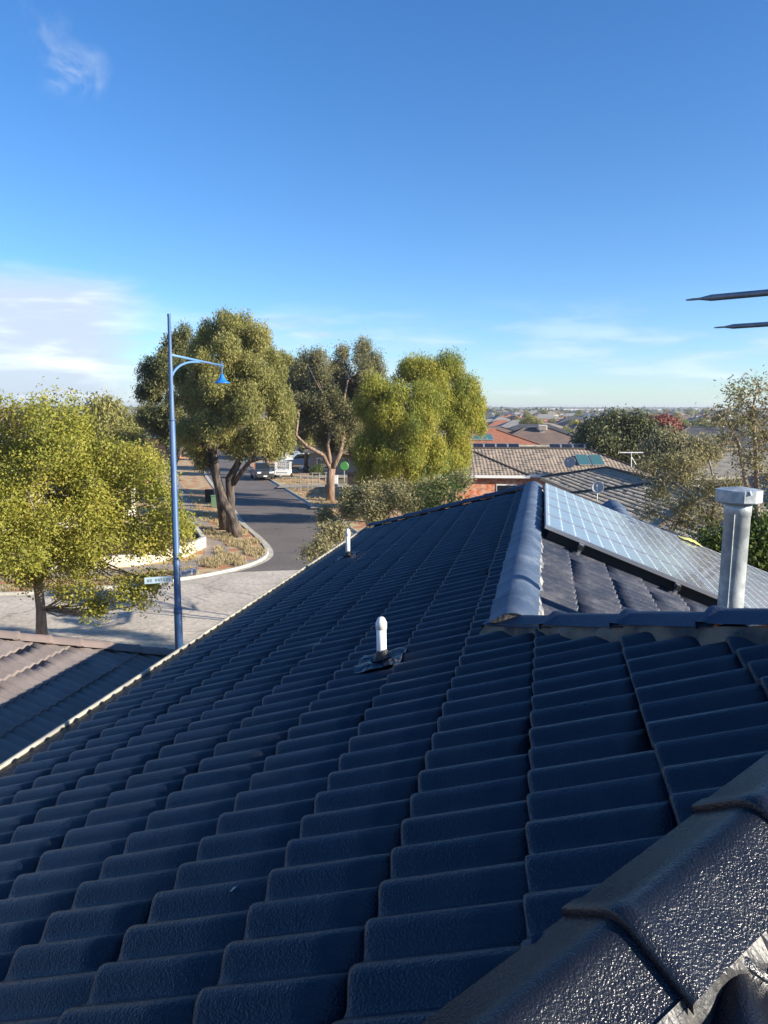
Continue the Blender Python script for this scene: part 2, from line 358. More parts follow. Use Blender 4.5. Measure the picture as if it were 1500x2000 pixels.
# footpaths
pathpts = catmull([(-34, 122), (-28.2, 100), (-17.5, 66), (-12.8, 52), (-9.9, 43.2), (-8.6, 39), (-9.4, 36.4)])
sheet('footpath', [*offset(pathpts, -0.65), *offset(pathpts, 0.65)[::-1]], 0.10, conc)
sheet('footpath', [(-6.2, 37.6), (-7.0, 36.6), (-9.4, 35.6), (-12.4, 33.9), (-18, 32.5), (-18, 33.9), (-12.4, 35.4), (-9.5, 37.2), (-8.0, 38.0)], 0.106, conc)
for i, (y, w) in enumerate(((59.0, 2.6), (74.5, 3.4), (84.5, 4.0))):
    px = np.interp(y, [42.5, 50, 60.5, 78.8, 95], [-.6, -2.9, -6.0, -11.5, -16.2])
    sheet('driveway', [(px+.0, y-w/2), (px+.0, y+w/2), (px+9, y+w/2+1.5), (px+9, y-w/2+1.5)], 0.145, mat('driveway concrete', (0.36, 0.31, 0.24), .9, color2=(.28, .25, .20), vscale=.8))

# ================================================================= TILED ROOF GEOMETRY
A = R(11.6); cA, sA = math.cos(A), math.sin(A)
def W(V, E, z): return Vector((V*cA+E*sA, -V*sA+E*cA, z))
DV = Vector((cA, -sA, 0)); DE = Vector((sA, cA, 0)); DZ = Vector((0,0,1))

def uarray(lo, hi, steps):
    """steps: list of (upto, du)"""
    a = []; x = lo
    for up, du in steps:
        while x < min(up, hi)-1e-6: a.append(x); x += du
    a.append(hi); return np.array(a)
def tile_h(U, k, barrel, amp, alt=True):
    ph = U/barrel+(k % 2)
    fr = ph-np.floor(ph)
    h = amp*np.power(np.clip(0.5-0.5*np.cos(2*np.pi*fr), 0, 1), 0.95)
    if alt:
        odd = (np.floor(ph).astype(int) % 2)
        # interlock groove just past the crest of every second roll
        g = np.exp(-((fr-0.44)/0.030)**2)*.0030+np.where(fr < 0.44, .0016, 0)
        h = h-np.where(odd == 1, g, 0)
    return h
def tile_field(o, du, ds, dn, U, nc, gauge, barrel, amp, step, ssub, rng, clip, jit=1.0, alt=True):
    o = np.array(o); du = np.array(du); ds = np.array(ds); dn = np.array(dn)
    rows = []
    for k in range(nc):
        tid = np.floor(U/(2*barrel)+0.5*(k % 2)).astype(int)
        t0 = tid-tid.min(); jh = rng.normal(0, 0.0012*jit, t0.max()+1)[t0]; js = rng.normal(0, 0.0022*jit, t0.max()+1)[t0]; jt = rng.normal(0, .0012*jit, t0.max()+1)[t0]
        p = tile_h(U, k, barrel, amp, alt)
        pl = tile_h(U, k-1, barrel, amp, alt)
        s0 = k*gauge
        rows.append((s0+js, pl*1.0-0.003))
        rows.append((s0+js, p*0.99+step*0.45))
        rows.append((s0+js+.003, p+step*0.74+jh))
        rows.append((s0+js+.009, p+step*.93+jh+jt))
        rows.append((s0+js+.018, p+step*.985+jh+jt))
        for q in ssub: rows.append((s0+gauge*q, p+step*(1-q)+jh+jt*(1-q)))
        rows.append((s0+gauge-0.001, p+0.0005+jh))
    m = len(U); Vt = np.zeros((len(rows), m, 3))
    for i, (s, h) in enumerate(rows):
        s = np.broadcast_to(s, (m,))
        Vt[i] = o+np.outer(U, du)+np.outer(s, ds)+np.outer(h, dn)
    nr = len(rows); idx = np.arange(nr*m).reshape(nr, m)
    q = np.stack([idx[:-1, :-1], idx[:-1, 1:], idx[1:, 1:], idx[1:, :-1]], -1).reshape(-1, 4)
    me = bpy.data.meshes.new('t'); me.from_pydata(Vt.reshape(-1, 3).tolist(), [], q.tolist())
    bm = bmesh.new(); bm.from_mesh(me); bpy.data.meshes.remove(me)
    for pt, nn in clip:   # keep the side nn points away from
        bmesh.ops.bisect_plane(bm, geom=bm.verts[:]+bm.edges[:]+bm.faces[:], plane_co=pt, plane_no=nn, clear_outer=True, dist=1e-5)
    return bm
def bm_obj(name, bms, m, parent, smooth=True):
    me = bpy.data.meshes.new(name)
    if len(bms) > 1:
        for b in bms[1:]:
            t = bpy.data.meshes.new('x'); b.to_mesh(t); bms[0].from_mesh(t); bpy.data.meshes.remove(t); b.free()
    bmesh.ops.recalc_face_normals(bms[0], faces=bms[0].faces) if False else None
    bms[0].to_mesh(me); bms[0].free()
    me.polygons.foreach_set('use_smooth', [smooth]*len(me.polygons)); me.materials.append(m)
    return newobj(name, me, parent)

def cap_profile(hw, ht, k=11, r=.35):
    """hip cap section: two flat legs with a rounded crown; returns (x, z) across"""
    o = []
    for i in range(k):
        x = -1+2*i/(k-1); a = abs(x)
        z = 1-a if a > r else 1-r*0.5-(a*a)/(2*r)
        o.append((x*hw, z*ht))
    return o
def cap_run(mbm, p0, p1, n, hw, ht, side=None, thick=0.018, lift=0.022, jit=0.004, rng=random, k=13, r=.35):
    """caps from the low end p0 to the high end p1, each lapping the one below"""
    d = (p1-p0); L = d.length; d = d/L; sd_ = side or d.cross(DZ).normalized(); up = sd_.cross(d).normalized()
    if up.z < 0: up = -up
    prof = cap_profile(hw, ht, k, r); e = L/n
    for i in range(n):
        a = p0+d*(e*i); b0 = len(mbm.v); off = sd_*rng.uniform(-jit, jit)+up*rng.uniform(-jit*.4, jit*.4)
        st = [(-.045, lift, 1.03, -thick), (-.045, lift, 1.03, -.002), (-.040, lift+.002, 1.035, 0), (-.006, lift*.95, 1.03, 0), (.012, lift*.62, 1.0, 0), (e*.5, lift*.35, .985, 0), (e+.02, 0.0, .97, 0)]
        for s, l, w, t in st:
            c = a+d*s+up*(l+t)+off
            for x, z in prof: mbm.v.append(tuple(c+sd_*x*w+up*z*w))
        m = len(prof)
        for q in range(len(st)-1):
            for j in range(m-1): mbm.f.append((b0+q*m+j, b0+q*m+j+1, b0+(q+1)*m+j+1, b0+(q+1)*m+j)); mbm.mi.append(0)

# ----------------------------------------------------------------- OUR HOUSE
ZR0 = None
rng = np.random.default_rng(5)
TL = 0.327; TR_ = 0.385; Z0 = 6.44
RV = -0.12                    # where the main ridge stands
EAVE = -2.82
def zL(V): return Z0+V*TL
ZR = zL(RV)
def zR(V): return ZR-TR_*(V-RV)
house = thing('painted_roof_house', 'two storey house whose wet looking navy tiled roof fills the foreground', 'house', W(0, 6, 0))
g_h = 0.345/math.cos(math.atan(TL)); ang = math.atan(TL)
PK = (1.29, 2.53); ZP = zL(1.29); EB = 3.82-RV
up45a = Vector((DV-DE).normalized())      # C hip: V-E = const
AMP, STEP = 0.036, 0.016
sub = [.12, .35, .62]
# left face, courses climb towards +V; a course joint sits at V=-0.25
nlow = 8
Vs = -0.25-0.345*nlow+0.345*0.27
nV0 = -0.25-0.345*7.28
o = W(nV0, 0, zL(nV0)-0.030)
# u axis along E
U = uarray(-1.6, 13.0, [(3.2, .15/16), (6.0, .15/12), (13.1, .15/8)])
clipL = [(W(PK[0], PK[1], 0), (DV-DE).normalized()*1.0), (W(PK[0], PK[1], 0), (DV+DE).normalized())]
dsL = DV*math.cos(ang)+DZ*math.sin(ang); dnL = -DV*math.sin(ang)+DZ*math.cos(ang)
s_eave = 0
VE1 = (EAVE, 12.75); VE2 = (RV, 11.35)     # skewed far verge
vd = (W(VE2[0], VE2[1], 0)-W(VE1[0], VE1[1], 0)).normalized(); vn = Vector((-vd.y, vd.x, 0))
if vn.dot(DE) < 0: vn = -vn
verge_clip = (W(VE1[0], VE1[1], 0), vn)
ridge_clip = (W(RV, 0, 0), DV)
ncs = 14
bmA = tile_field(o, DE, dsL, dnL, U, ncs, g_h, .15, AMP, STEP, sub, rng, [(W(0, EB, 0), DE)]+clipL)
bmB = tile_field(o, DE, dsL, dnL, uarray(3.75, 13.0, [(6.0, .15/12), (13.1, .15/8)]), ncs, g_h, .15, AMP, STEP, sub, rng, [(W(0, EB-.04, 0), -DE), verge_clip, ridge_clip])
bm_obj('roof_face', [bmA, bmB], navy, house)
# near face falling back towards the camera
HALFN = 2.0
oN = W(0, PK[1]-0.345*9-0.1, ZP-TL*(0.345*9+0.1)-0.030)
dsN = DE*math.cos(ang)+DZ*math.sin(ang); dnN = -DE*math.sin(ang)+DZ*math.cos(ang)
bmN = tile_field(oN, -DV, dsN, dnN, uarray(-3.0, 1.6, [(1.61, .15/16)]), 10, g_h, .15, AMP*1.1, STEP, sub, rng,
                 [(W(PK[0], PK[1], 0), (DE-DV).normalized()), (W(0, PK[1], 0), DE)])
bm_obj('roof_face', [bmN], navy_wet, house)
# far face behind hip B (mostly hidden) : flatter mesh of tiles
oF = W(0, PK[1]+0.345*8, ZP-TL*0.345*8-0.030)
dsF = -DE*math.cos(ang)+DZ*math.sin(ang); dnF = DE*math.sin(ang)+DZ*math.cos(ang)
vly = Vector((1, 1.16)); vlyd = (DV*1.0+DE*(TR_/TL)).normalized(); vlyn = Vector((-vlyd.y, vlyd.x, 0))
if vlyn.dot(DE) < 0: vlyn = -vlyn
bmF = tile_field(oF, DV, dsF, dnF, uarray(-.2, 5.0, [(5.1, .15/8)]), 8, g_h, .15, AMP, STEP, [.5], rng,
                 [(W(RV, EB, 0), (-DV-DE).normalized()), (W(0, PK[1], 0), -DE), (W(RV, EB, 0), vlyn)])
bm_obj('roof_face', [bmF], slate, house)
# right face of the main ridge
angR = math.atan(TR_)
VRE = 3.45
gR = 0.345
oR = W(VRE, 0, zR(VRE)-0.030)
dsR = -DV*math.cos(angR)+DZ*math.sin(angR); dnR = DV*math.sin(angR)+DZ*math.cos(angR)
bmR = tile_field(oR, -DE, dsR, dnR, uarray(-13.2, -3.7, [(-6.5, .15/8), (-3.5, .15/12)]), 11, gR, .15, AMP*1.35, .008, sub, rng,
                 [(W(RV, EB, 0), -vlyn), (W(RV, 0, 0), -DV), (W(0, 12.85, 0), DE)])
# cut away the missing corner beyond the main verge (V < 1.15)
geo = bmR
bmesh.ops.bisect_plane(geo, geom=geo.verts[:]+geo.edges[:]+geo.faces[:], plane_co=W(0, 11.3, 0), plane_no=DE)
bmesh.ops.bisect_plane(geo, geom=geo.verts[:]+geo.edges[:]+geo.faces[:], plane_co=W(1.12, 0, 0), plane_no=DV)
p0h = W(1.12, 11.3, 0); kill = []
for f in geo.faces:
    c = f.calc_center_median()-p0h
    if c.dot(DE) > 0 and c.dot(DV) < 0: kill.append(f)
    elif (c.dot(DV)+1.12) > 2.45 and c.dot(DE)+11.3 > 10.9: kill.append(f)
bmesh.ops.delete(geo, geom=kill, context='FACES')
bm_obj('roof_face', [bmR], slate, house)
# short left face of the second ridge
bm2 = tile_field(W(0.2, 0, zR(1.12)-.03-.92*TR_), DE, (DV*math.cos(angR)+DZ*math.sin(angR)), (-DV*math.sin(angR)+DZ*math.cos(angR)),
                 uarray(10.3, 12.85, [(13, .15/6)]), 3, gR, .15, AMP, STEP, [.5], rng, [(W(1.12, 0, 0), DV)])
bm_obj('roof_face', [bm2], navy, house)

def up_z(pt, z): return Vector((pt.x, pt.y, z))
# caps
CH = dict(hw=.135, ht=.105)
mb = MB(); lo = W(-1.45, -1.45+1.32, zL(-1.45)+.015); hi = W(PK[0], PK[1], ZP+.015)
# joint positions: one near V=.07+.05, spacing .33 in V
cap_run(mb, W(-1.605+.012, -0.365-.012, zL(-1.605)-.014), W(PK[0]+.117, PK[1]+.093, ZP+.105*TL-.014), 10, .148, .095, lift=.013, thick=.024, k=19, r=.22)
mb.build('hip_capping', navy_wet, house, smooth=True)
mb = MB(); cap_run(mb, W(-.17, 3.99, zL(-.17)+.000), W(PK[0], PK[1], ZP+.030), 5, .110, .052, lift=.020, thick=.03, k=15, r=.30)
mb.build('hip_capping', navy_worn, house, smooth=True)  # darker navy than the ridge caps: this hip's shade put into the colour
mb = MB(); cap_run(mb, W(RV, 11.32, ZR+.02), W(RV, 3.90, ZR+.02), 19, .128, .085, lift=.006, k=15, r=.6, jit=.003)
mb.build('ridge_capping', navy_hazy, house, smooth=True)
mb = MB(); pr_ = cap_profile(.124, .083, 15, .6); vs_ = [W(RV+x, e_, ZR+.022+z) for e_ in (3.885, 3.99) for x, z in pr_]; n_ = len(pr_)
mb.add(vs_, [tuple(range(n_)), tuple(range(n_, 2*n_))[::-1], (0, n_, 2*n_-1, n_-1)]); mb.build('mortar_end', mortar, house)
mb = MB(); cap_run(mb, W(VE1[0]+.02, VE1[1]-.05, zL(EAVE)+.02), W(RV, 11.3, ZR+.02), 8, .12, .075, lift=.012, r=.5)
mb.build('verge_capping', navy_worn, house, smooth=True)
zc = zR(1.12)
mb = MB(); cap_run(mb, W(1.12, 12.85, zc+.05), W(1.12, 10.0, zc+.05), 7, .17, .13, lift=.014, r=.6)
mb.build('ridge_capping', navy_hazy, house, smooth=True)
mb = MB(); mb.box(W(1.79, 12.93, zc-.30), (1.48, .10, .10), X=(DV-DZ*TR_).normalized(), Y=DE, Z=(DZ+DV*TR_).normalized())
mb.box(W(2.50, 11.9, zc-.66), (.10, 2.0, .12), X=DV, Y=DE)
mb.build('verge_trim', mat('black trim', (.012, .012, .014), .5), house)
# mortar bedding under the caps
def bedding(pa, pb, side, wid, zfun, top, m, nm='mortar_bedding', cw=None, seed=1, n=160, wa=1.0):
    cw = cw or wid-.02
    r_ = random.Random(seed); mbm = MB(); b = 0
    wob = [r_.uniform(0, 6.28) for _ in range(5)]
    for i in range(n+1):
        t = i/n; p = pa.lerp(pb, t); L = (pb-pa).length*t
        w = wid+wa*(.010*math.sin(L*9+wob[0])+.008*math.sin(L*23+wob[1])+.004*math.sin(L*61+wob[2]))
        c0 = p+side*(cw-.012)+DZ*top; c1 = p+side*(w-.006)
        q = p+side*w; zz = zfun(q)
        mbm.v += [tuple(c0), (c1.x, c1.y, zz+.012), (q.x, q.y, zz-.004)]
    for i in range(n):
        for k in range(2): mbm.f.append((i*3+k, i*3+k+1, (i+1)*3+k+1, (i+1)*3+k)); mbm.mi.append(0)
    mbm.build(nm, m, house, smooth=False)
def surf_left(q):
    V = q.x*cA-q.y*sA; E = q.x*sA+q.y*cA
    s = (V-nV0)/math.cos(ang); k = math.floor(s/g_h); fr = s/g_h-k
    return zL(V)-.030+float(tile_h(np.array([E]), k, .15, AMP)[0])+STEP*(1-fr)
def surf_near(q):
    V = q.x*cA-q.y*sA; E = q.x*sA+q.y*cA
    s = (E-(PK[1]-0.345*9-0.1))/math.cos(ang); k = math.floor(s/g_h); fr = s/g_h-k
    return ZP+(E-PK[1])*TL-.030+float(tile_h(np.array([-V]), k, .15, AMP*1.1)[0])+STEP*(1-fr)
def surf_right(q):
    V = q.x*cA-q.y*sA; E = q.x*sA+q.y*cA
    return zR(V)-.03+float(tile_h(np.array([-E]), 0, .15, AMP)[0])+STEP*.5
nC = (DV-DE).normalized(); nB = (DV+DE).normalized()
bedding(W(-1.5, -.26, zL(-1.5)), W(PK[0], PK[1], ZP), -nC, .131, surf_left, -.012, navy_worn, cw=.128, wa=.3, seed=2, n=260)
bedding(W(-1.5, -.26, zL(-1.5)), W(PK[0], PK[1], ZP), nC, .187, surf_near, .0, mortar_wet, cw=.162, seed=3, n=260)
bedding(W(-.2, 4.02, zL(-.2)), W(PK[0], PK[1], ZP), -nB, .130, surf_left, .020, mortar, seed=4, n=260, cw=.108)
bedding(W(RV, 4.0, ZR), W(RV, 11.3, ZR), DV, .145, surf_right, .03, mat('flaking pale mortar', (.30, .29, .26), .9, color2=(.10, .11, .13), vscale=12), seed=5, n=400)
bedding(W(RV, 4.0, ZR), W(RV, 11.3, ZR), -DV, .135, surf_left, .03, navy_worn, seed=6, n=400)
# gutter, fascia, walls
ze = zL(EAVE)
mb = MB()
gp = [(-.02, -.10), (-.02, -.11), (-.125, -.11), (-.128, .004), (-.142, .004), (-.142, -.02), (-.134, -.02), (-.134, -.125), (-.005, -.125)]
E0, E1 = -2.0, 12.85
for i in range(2):
    for x, z in gp: mb.v.append(tuple(W(EAVE+.02+x, (E0, E1)[i], ze-.012+z)))
n = len(gp)
for k in range(n-1): mb.f.append((k, k+1, n+k+1, n+k)); mb.mi.append(0)
mb.build('gutter', cream, house)
mb = MB(); mb.box(W(EAVE-.045, (E0+E1)/2, ze-.055), (.155, E1-E0-.02, .05), X=DV, Y=DE); mb.build('gutter_shade_fill', dark, house)  # solid black fill standing in for the shade inside the gutter
mb = MB(); mb.box(W(EAVE+.03, (E0+E1)/2, ze-.12), (.02, E1-E0, .2), X=DV, Y=DE); mb.build('fascia', cream, house)
# brick walls under the eaves
mb = MB()
Vw0, Vw1 = EAVE+.55, 3.2
def wallbox(V0, V1, Ea, Eb, z0, z1):
    mb.box(W((V0+V1)/2, (Ea+Eb)/2, (z0+z1)/2), (V1-V0, Eb-Ea, z1-z0), X=DV, Y=DE)
wallbox(EAVE+.5, EAVE+.7, -2.0, 12.3, 0, ze-.15)
wallbox(EAVE+.7, 0.9, 10.9, 11.1, 0, ze-.1)
wallbox(2.0, 2.2, 4.6, 12.3, 0, 5.25)
wallbox(.9, 2.0, 12.1, 12.3, 0, 5.3)
mb.build('wall', brick_or, house)
mb = MB(); wg = [(EAVE+.3, ze-.03), (RV, ZR-.05), (1.1, zR(1.1)-.05)]
for E_ in (11.0, 11.1):
    for V_, z_ in wg+[(1.1, ze-.1)]: mb.v.append(tuple(W(V_, E_, z_)))
mb.f += [(0,1,2,3), (7,6,5,4)]; mb.mi += [0,0]
mb.build('gable_wall', brick_or, house)

# ---- vent pipes standing on the roof
def vent(V, E, hgt, rad, lean, label):
    base = W(V, E, zL(V)); t = thing('vent_pipe', label, 'vent pipe', base, 'white vent pipes on the navy roof')
    lx = DV*lean
    def P(h): return base+DZ*h+lx*h
    mb = MB(); mb.tube([P(-.04), P(hgt*.35), P(hgt*.36), P(hgt*.82)], [rad, rad, rad*.985, rad*.985], 20); mb.build('pipe', pvc, t, smooth=True)
    mb = MB(); mb.tube([P(hgt*.74), P(hgt*.745), P(hgt*.88), P(hgt*.975), P(hgt)], [rad*1.02, rad*1.13, rad*1.13, rad*.70, rad*.45], 10); mb.build('vent_cap', pvc, t, smooth=True)
    mb = MB(); mb.tube([P(hgt*.1), P(hgt*.17)], [rad*1.22, rad*1.14], 20); mb.build('pipe_collar', pvc, t, smooth=True)
    # collapsed flashing boot
    mb = MB(); prof = [(rad*1.12, .065), (rad*1.5, .035), (rad*2.2, .028)]; n = 28
    rr = random.Random(int(hgt*1000))
    for r_, h in prof:
        for k in range(n):
            a = 2*math.pi*k/n; q = base+DV*math.cos(a)*r_+DE*math.sin(a)*r_; mb.v.append((q.x, q.y, surf_left(q)*.35+.65*zL(q.x*cA-q.y*sA)+h+rr.uniform(-.006, .008)))
    for i in range(2):
        for k in range(n): mb.f.append((i*n+k, i*n+(k+1)%n, (i+1)*n+(k+1)%n, (i+1)*n+k)); mb.mi.append(0)
    mb.build('pipe_boot', dark, t, smooth=True)
    mb = MB(); g = 22; sx, sy = .13, .17
    for i in range(g+1):
        for j in range(g+1):
            dv = (i/g-.5)*2*sx; de = (j/g-.5)*2*sy
            q = base+DV*(dv-.01)+DE*de; z = surf_left(q)
            z = z*.55+.45*(zL(q.x*cA-q.y*sA)+.028)+.005+.003*math.sin(dv*60+de*25)+rr.uniform(-.002, .002)
            mb.v.append((q.x, q.y, z))
    for i in range(g):
        for j in range(g):
            a = i*(g+1)+j
            if abs(i/g-.5)+abs(j/g-.5) > .80: continue
            mb.f.append((a, a+1, a+g+2, a+g+1)); mb.mi.append(0)
    mb.build('flashing', mat('painted lead flashing', (.012, .018, .030), .14, bump=(35, .9, .012)), t, smooth=True)
vent(-0.80, 3.86, .245, .0265, -.02, 'near white vent pipe on a crumpled black flashing, mid roof')
vent(-2.36, 9.25, .36, .028, .0, 'far white vent pipe beside the gutter, with a dark smudge at its foot')

# tall galvanised flue
def flue():
    base = ond(1425, 1200, 4.25); b = Vector((base.x, base.y, 5.75))
    top = ond(1442, 985, 4.25)
    t = thing('flue_pipe', 'galvanised flue with a flat round cowl behind the near hip', 'flue', b)
    def P(h): k = (h-b.z)/(top.z-b.z); return Vector((base.x+(top.x-base.x)*max(0, (h-base.z)/(top.z-base.z)), b.y, h))
    mb = MB(); mb.tube([P(5.75), P(6.5), P(top.z-.06), P(top.z-.058), P(top.z+.02)], [.068, .068, .068, .071, .071], 40); mb.build('pipe', galv, t, smooth=True)
    c = P(top.z+.012)
    mb = MB(); mb.lathe(c, [(.072, -.004), (.118, .0), (.124, .006), (.124, .066), (.119, .071), (.02, .086), (.0, .087)], 12, X=DV, Y=DE); mb.build('cowl', galv, t)
    mb = MB(); mb.tube([c+Vector((-.0, -.122, .075)), c+Vector((.008, -.126, .05))], .005, 6); mb.build('rivet', white, t)
    mb = MB(); mb.tube([P(6.3)+Vector((-.045, -.062, 0)), P(top.z-.05)+Vector((-.045, -.062, 0))], .0035, 5); mb.build('seam', galv, t)
    mb = MB(); mb.tube([P(5.9), P(6.05)], [.12, .075], 24); mb.build('flashing', dark, t, smooth=True)
flue()

# ---- solar panels
def cellmat():
    m = bpy.data.materials.new('solar cells'); m.use_nodes = True; t = m.node_tree; b = t.nodes['Principled BSDF']
    co = N('ShaderNodeTexCoord', t); s = N('ShaderNodeSeparateXYZ', t); Lk(co.outputs['Object'], s.inputs[0], t)
    def line(x, pitch, hw):
        f = M('FRACT', M('DIVIDE', x, pitch, t), None, t); d = M('MULTIPLY', M('MINIMUM', f, M('SUBTRACT', 1.0, f, t), t), pitch, t)
        return d
    dx = line(s.outputs[0], .1265, 0); dy = line(s.outputs[1], .1265, 0)
    g = M('MAXIMUM', M('LESS_THAN', dx, .0018, t), M('LESS_THAN', dy, .0034, t), t)
    ch = M('LESS_THAN', M('ADD', dx, dy, t), .021, t)
    g = M('MAXIMUM', g, ch, t)
    n = N('ShaderNodeTexNoise', t); n.inputs['Scale'].default_value = 3; Lk(co.outputs['Object'], n.inputs['Vector'], t)
    m1 = N('ShaderNodeMixRGB', t); Lk(n.outputs[0], m1.inputs[0], t); m1.inputs[1].default_value = (.10, .11, .15, 1); m1.inputs[2].default_value = (.19, .19, .21, 1)
    mx = N('ShaderNodeMixRGB', t); Lk(g, mx.inputs[0], t); Lk(m1.outputs[0], mx.inputs[1], t); mx.inputs[2].default_value = (.72, .74, .74, 1)
    Lk(mx.outputs[0], b.inputs['Base Color'], t); b.inputs['Roughness'].default_value = .20; b.inputs['Specular IOR Level'].default_value = .7
    b.inputs['Coat Weight'].default_value = .5; b.inputs['Coat Roughness'].default_value = .05
    return m
cells = cellmat()
PWd, PLn, PT = .808, 1.58, .036
def panel_proto():
    global WORLDP
    WORLDP = False
    t = thing('solar_panel', 'x', 'solar panel', (0,0,0), 'solar panels on the sunny roof face')
    mb = MB(); mb.box((0, 0, PT-.008), (PWd-.024, PLn-.024, .008)); o = mb.build('glass', cells, t)
    # put the cell grid origin on the panel corner
    me = o.data
    for v in me.vertices: v.co.x += (PWd/2-.0245); v.co.y += (PLn/2-.031)
    o.location = (-(PWd/2-.0245), -(PLn/2-.031), 0)
    mb = MB()
    for s in (-1, 1): mb.box((s*(PWd/2-.009), 0, PT/2), (.018, PLn, PT))
    for s in (-1, 1): mb.box((0, s*(PLn/2-.009), PT/2+.0), (PWd-.037, .018, PT-.001))
    mb.build('frame', alu, t)
    mb = MB(); mb.box((0, 0, .010), (PWd-.04, PLn-.04, .004)); mb.build('backsheet', rubber, t)
    WORLDP = True
    return t
proto = panel_proto(); PANELS = []
rowname = {0: 'upper', 1: 'lower'}
ords = ['nearest', 'second nearest', 'middle', 'second farthest', 'farthest']
k = 0
Epan = 6.95; Vpan = -.005; PH = .115
for r in range(2):
    for c in range(5):
        o = proto if k == 0 else copy_tree(proto)
        k += 1
        s_ = (PLn/2)+r*(PLn+.022); E_ = Epan+PWd/2+c*(PWd+.018)
        pos = W(Vpan, E_, zR(Vpan))+(-dsR)*s_+dnR*PH
        X = DE; Y = dsR; Z = dnR
        X = -DE
        o.matrix_world = Matrix(((X.x, Y.x, Z.x, pos.x), (X.y, Y.y, Z.y, pos.y), (X.z, Y.z, Z.z, pos.z), (0,0,0,1)))
        PANELS.append(o)
for o in PANELS:
    o.parent = house; o.matrix_parent_inverse = Matrix.Translation(house.location).inverted()
    for q in ('label', 'group', 'category'):
        if q in o: del o[q]
# mounting rails
rl = thing('mounting_rails', 'rails darkened as if shaded, feet and a shade strip under the solar panels', 'mounting rails', W(1, 7, 5.9))
for s_ in (.35, 1.23, 1.95, 2.83):
    mb = MB(); c = W(Vpan, Epan+2.05, zR(Vpan))+(-dsR)*s_+dnR*(PH-.028)
    mb.box(c, (4.3, .04, .045), X=DE, Y=dsR, Z=dnR); mb.build('rail', mat('rail shadowed aluminium', (.05, .05, .05), .5, metal=.5), rl)  # aluminium coloured dark for the shade under the panels
    if s_ < 2:
        c2 = W(Vpan, Epan-.03, zR(Vpan))+(-dsR)*s_+dnR*(PH-.02)
        mb = MB(); mb.box(c2, (.03, .045, .035), X=DE, Y=dsR, Z=dnR); mb.tube([c2-DE*.02, c2+DE*.02], .016, 10); mb.box(c2-dnR*.05-DE*.02, (.02, .03, .07), X=DE, Y=dsR, Z=dnR); mb.build('end_clamp', alu, rl)
mb = MB(); c = W(Vpan, Epan+.06, zR(Vpan))+(-dsR)*1.6+dnR*(.062)
mb.box(c, (.012, 3.1, .10), X=DE, Y=dsR, Z=dnR); mb.build('gap_shade_strip', rubber, rl)  # black strip added as the shade in the gap below the near panel edge
# yellow cloth on the far edge of the panels
mb = MB(); g = 14
for i in range(g+1):
    for j in range(9):
        s_ = 1.93+i/g*.30; e_ = Epan+4.06+(j/8-.7)*.22
        hgt = PH+PT+.008+.035*math.sin(math.pi*i/g)*math.sin(math.pi*min(1, j/8+.1))+.006*math.sin(i*1.7+j)
        mb.v.append(tuple(W(Vpan, e_, zR(Vpan))+(-dsR)*s_+dnR*hgt))
for i in range(g):
    for j in range(8): mb.f.append((i*9+j, i*9+j+1, (i+1)*9+j+1, (i+1)*9+j)); mb.mi.append(0)
tag(mb.build('cleaning_cloth', mat('yellow cloth', (.58, .56, .16), .9, bump=(60, .6, .01)), None, smooth=True), 'crumpled yellow cloth left on the far edge of the solar panels', 'cloth')

# ---- TV antenna close to the camera, mostly out of frame
ant = thing('tv_antenna', 'grey aluminium TV antenna reaching in from the right, two rods in view', 'antenna', (1.43, 2.14, 6.85))
mb = MB(); mb.tube([(1.43, 2.14, 6.78), (1.43, 2.14, 7.85)], .016, 12); mb.build('mast', galv, ant, smooth=True)
rd = Vector((.735, -.66, 0)).normalized(); bdv = Vector((.265, .495, 0)).normalized()
t1 = ond(1340, 586, 1.45); t2 = ond(1395, 640, 1.945); zA = t1.z
cen1 = t1+rd*.46; cen2 = t2+rd*.44
mb = MB(); mb.box((cen1+bdv*.30)+DZ*-.022, (.018, 1.3, .018), X=rd, Y=bdv); mb.build('boom', alug, ant)
def rod(tip, L):
    mb = MB(); r_ = .0058
    d = rd
    mb.tube([tip, tip+d*.012, tip+d*.022, tip+d*.026, tip+d*.045, tip+d*L-d*.045, tip+d*L-d*.02, tip+d*L], [.0013, .0022, .0020, .0024, r_, r_, .0024, .0013], 14); mb.build('rod', alug, ant, smooth=True)
rod(t1, .92); t2b = Vector((t2.x, t2.y, t2.z)); rod(t2b, .88)

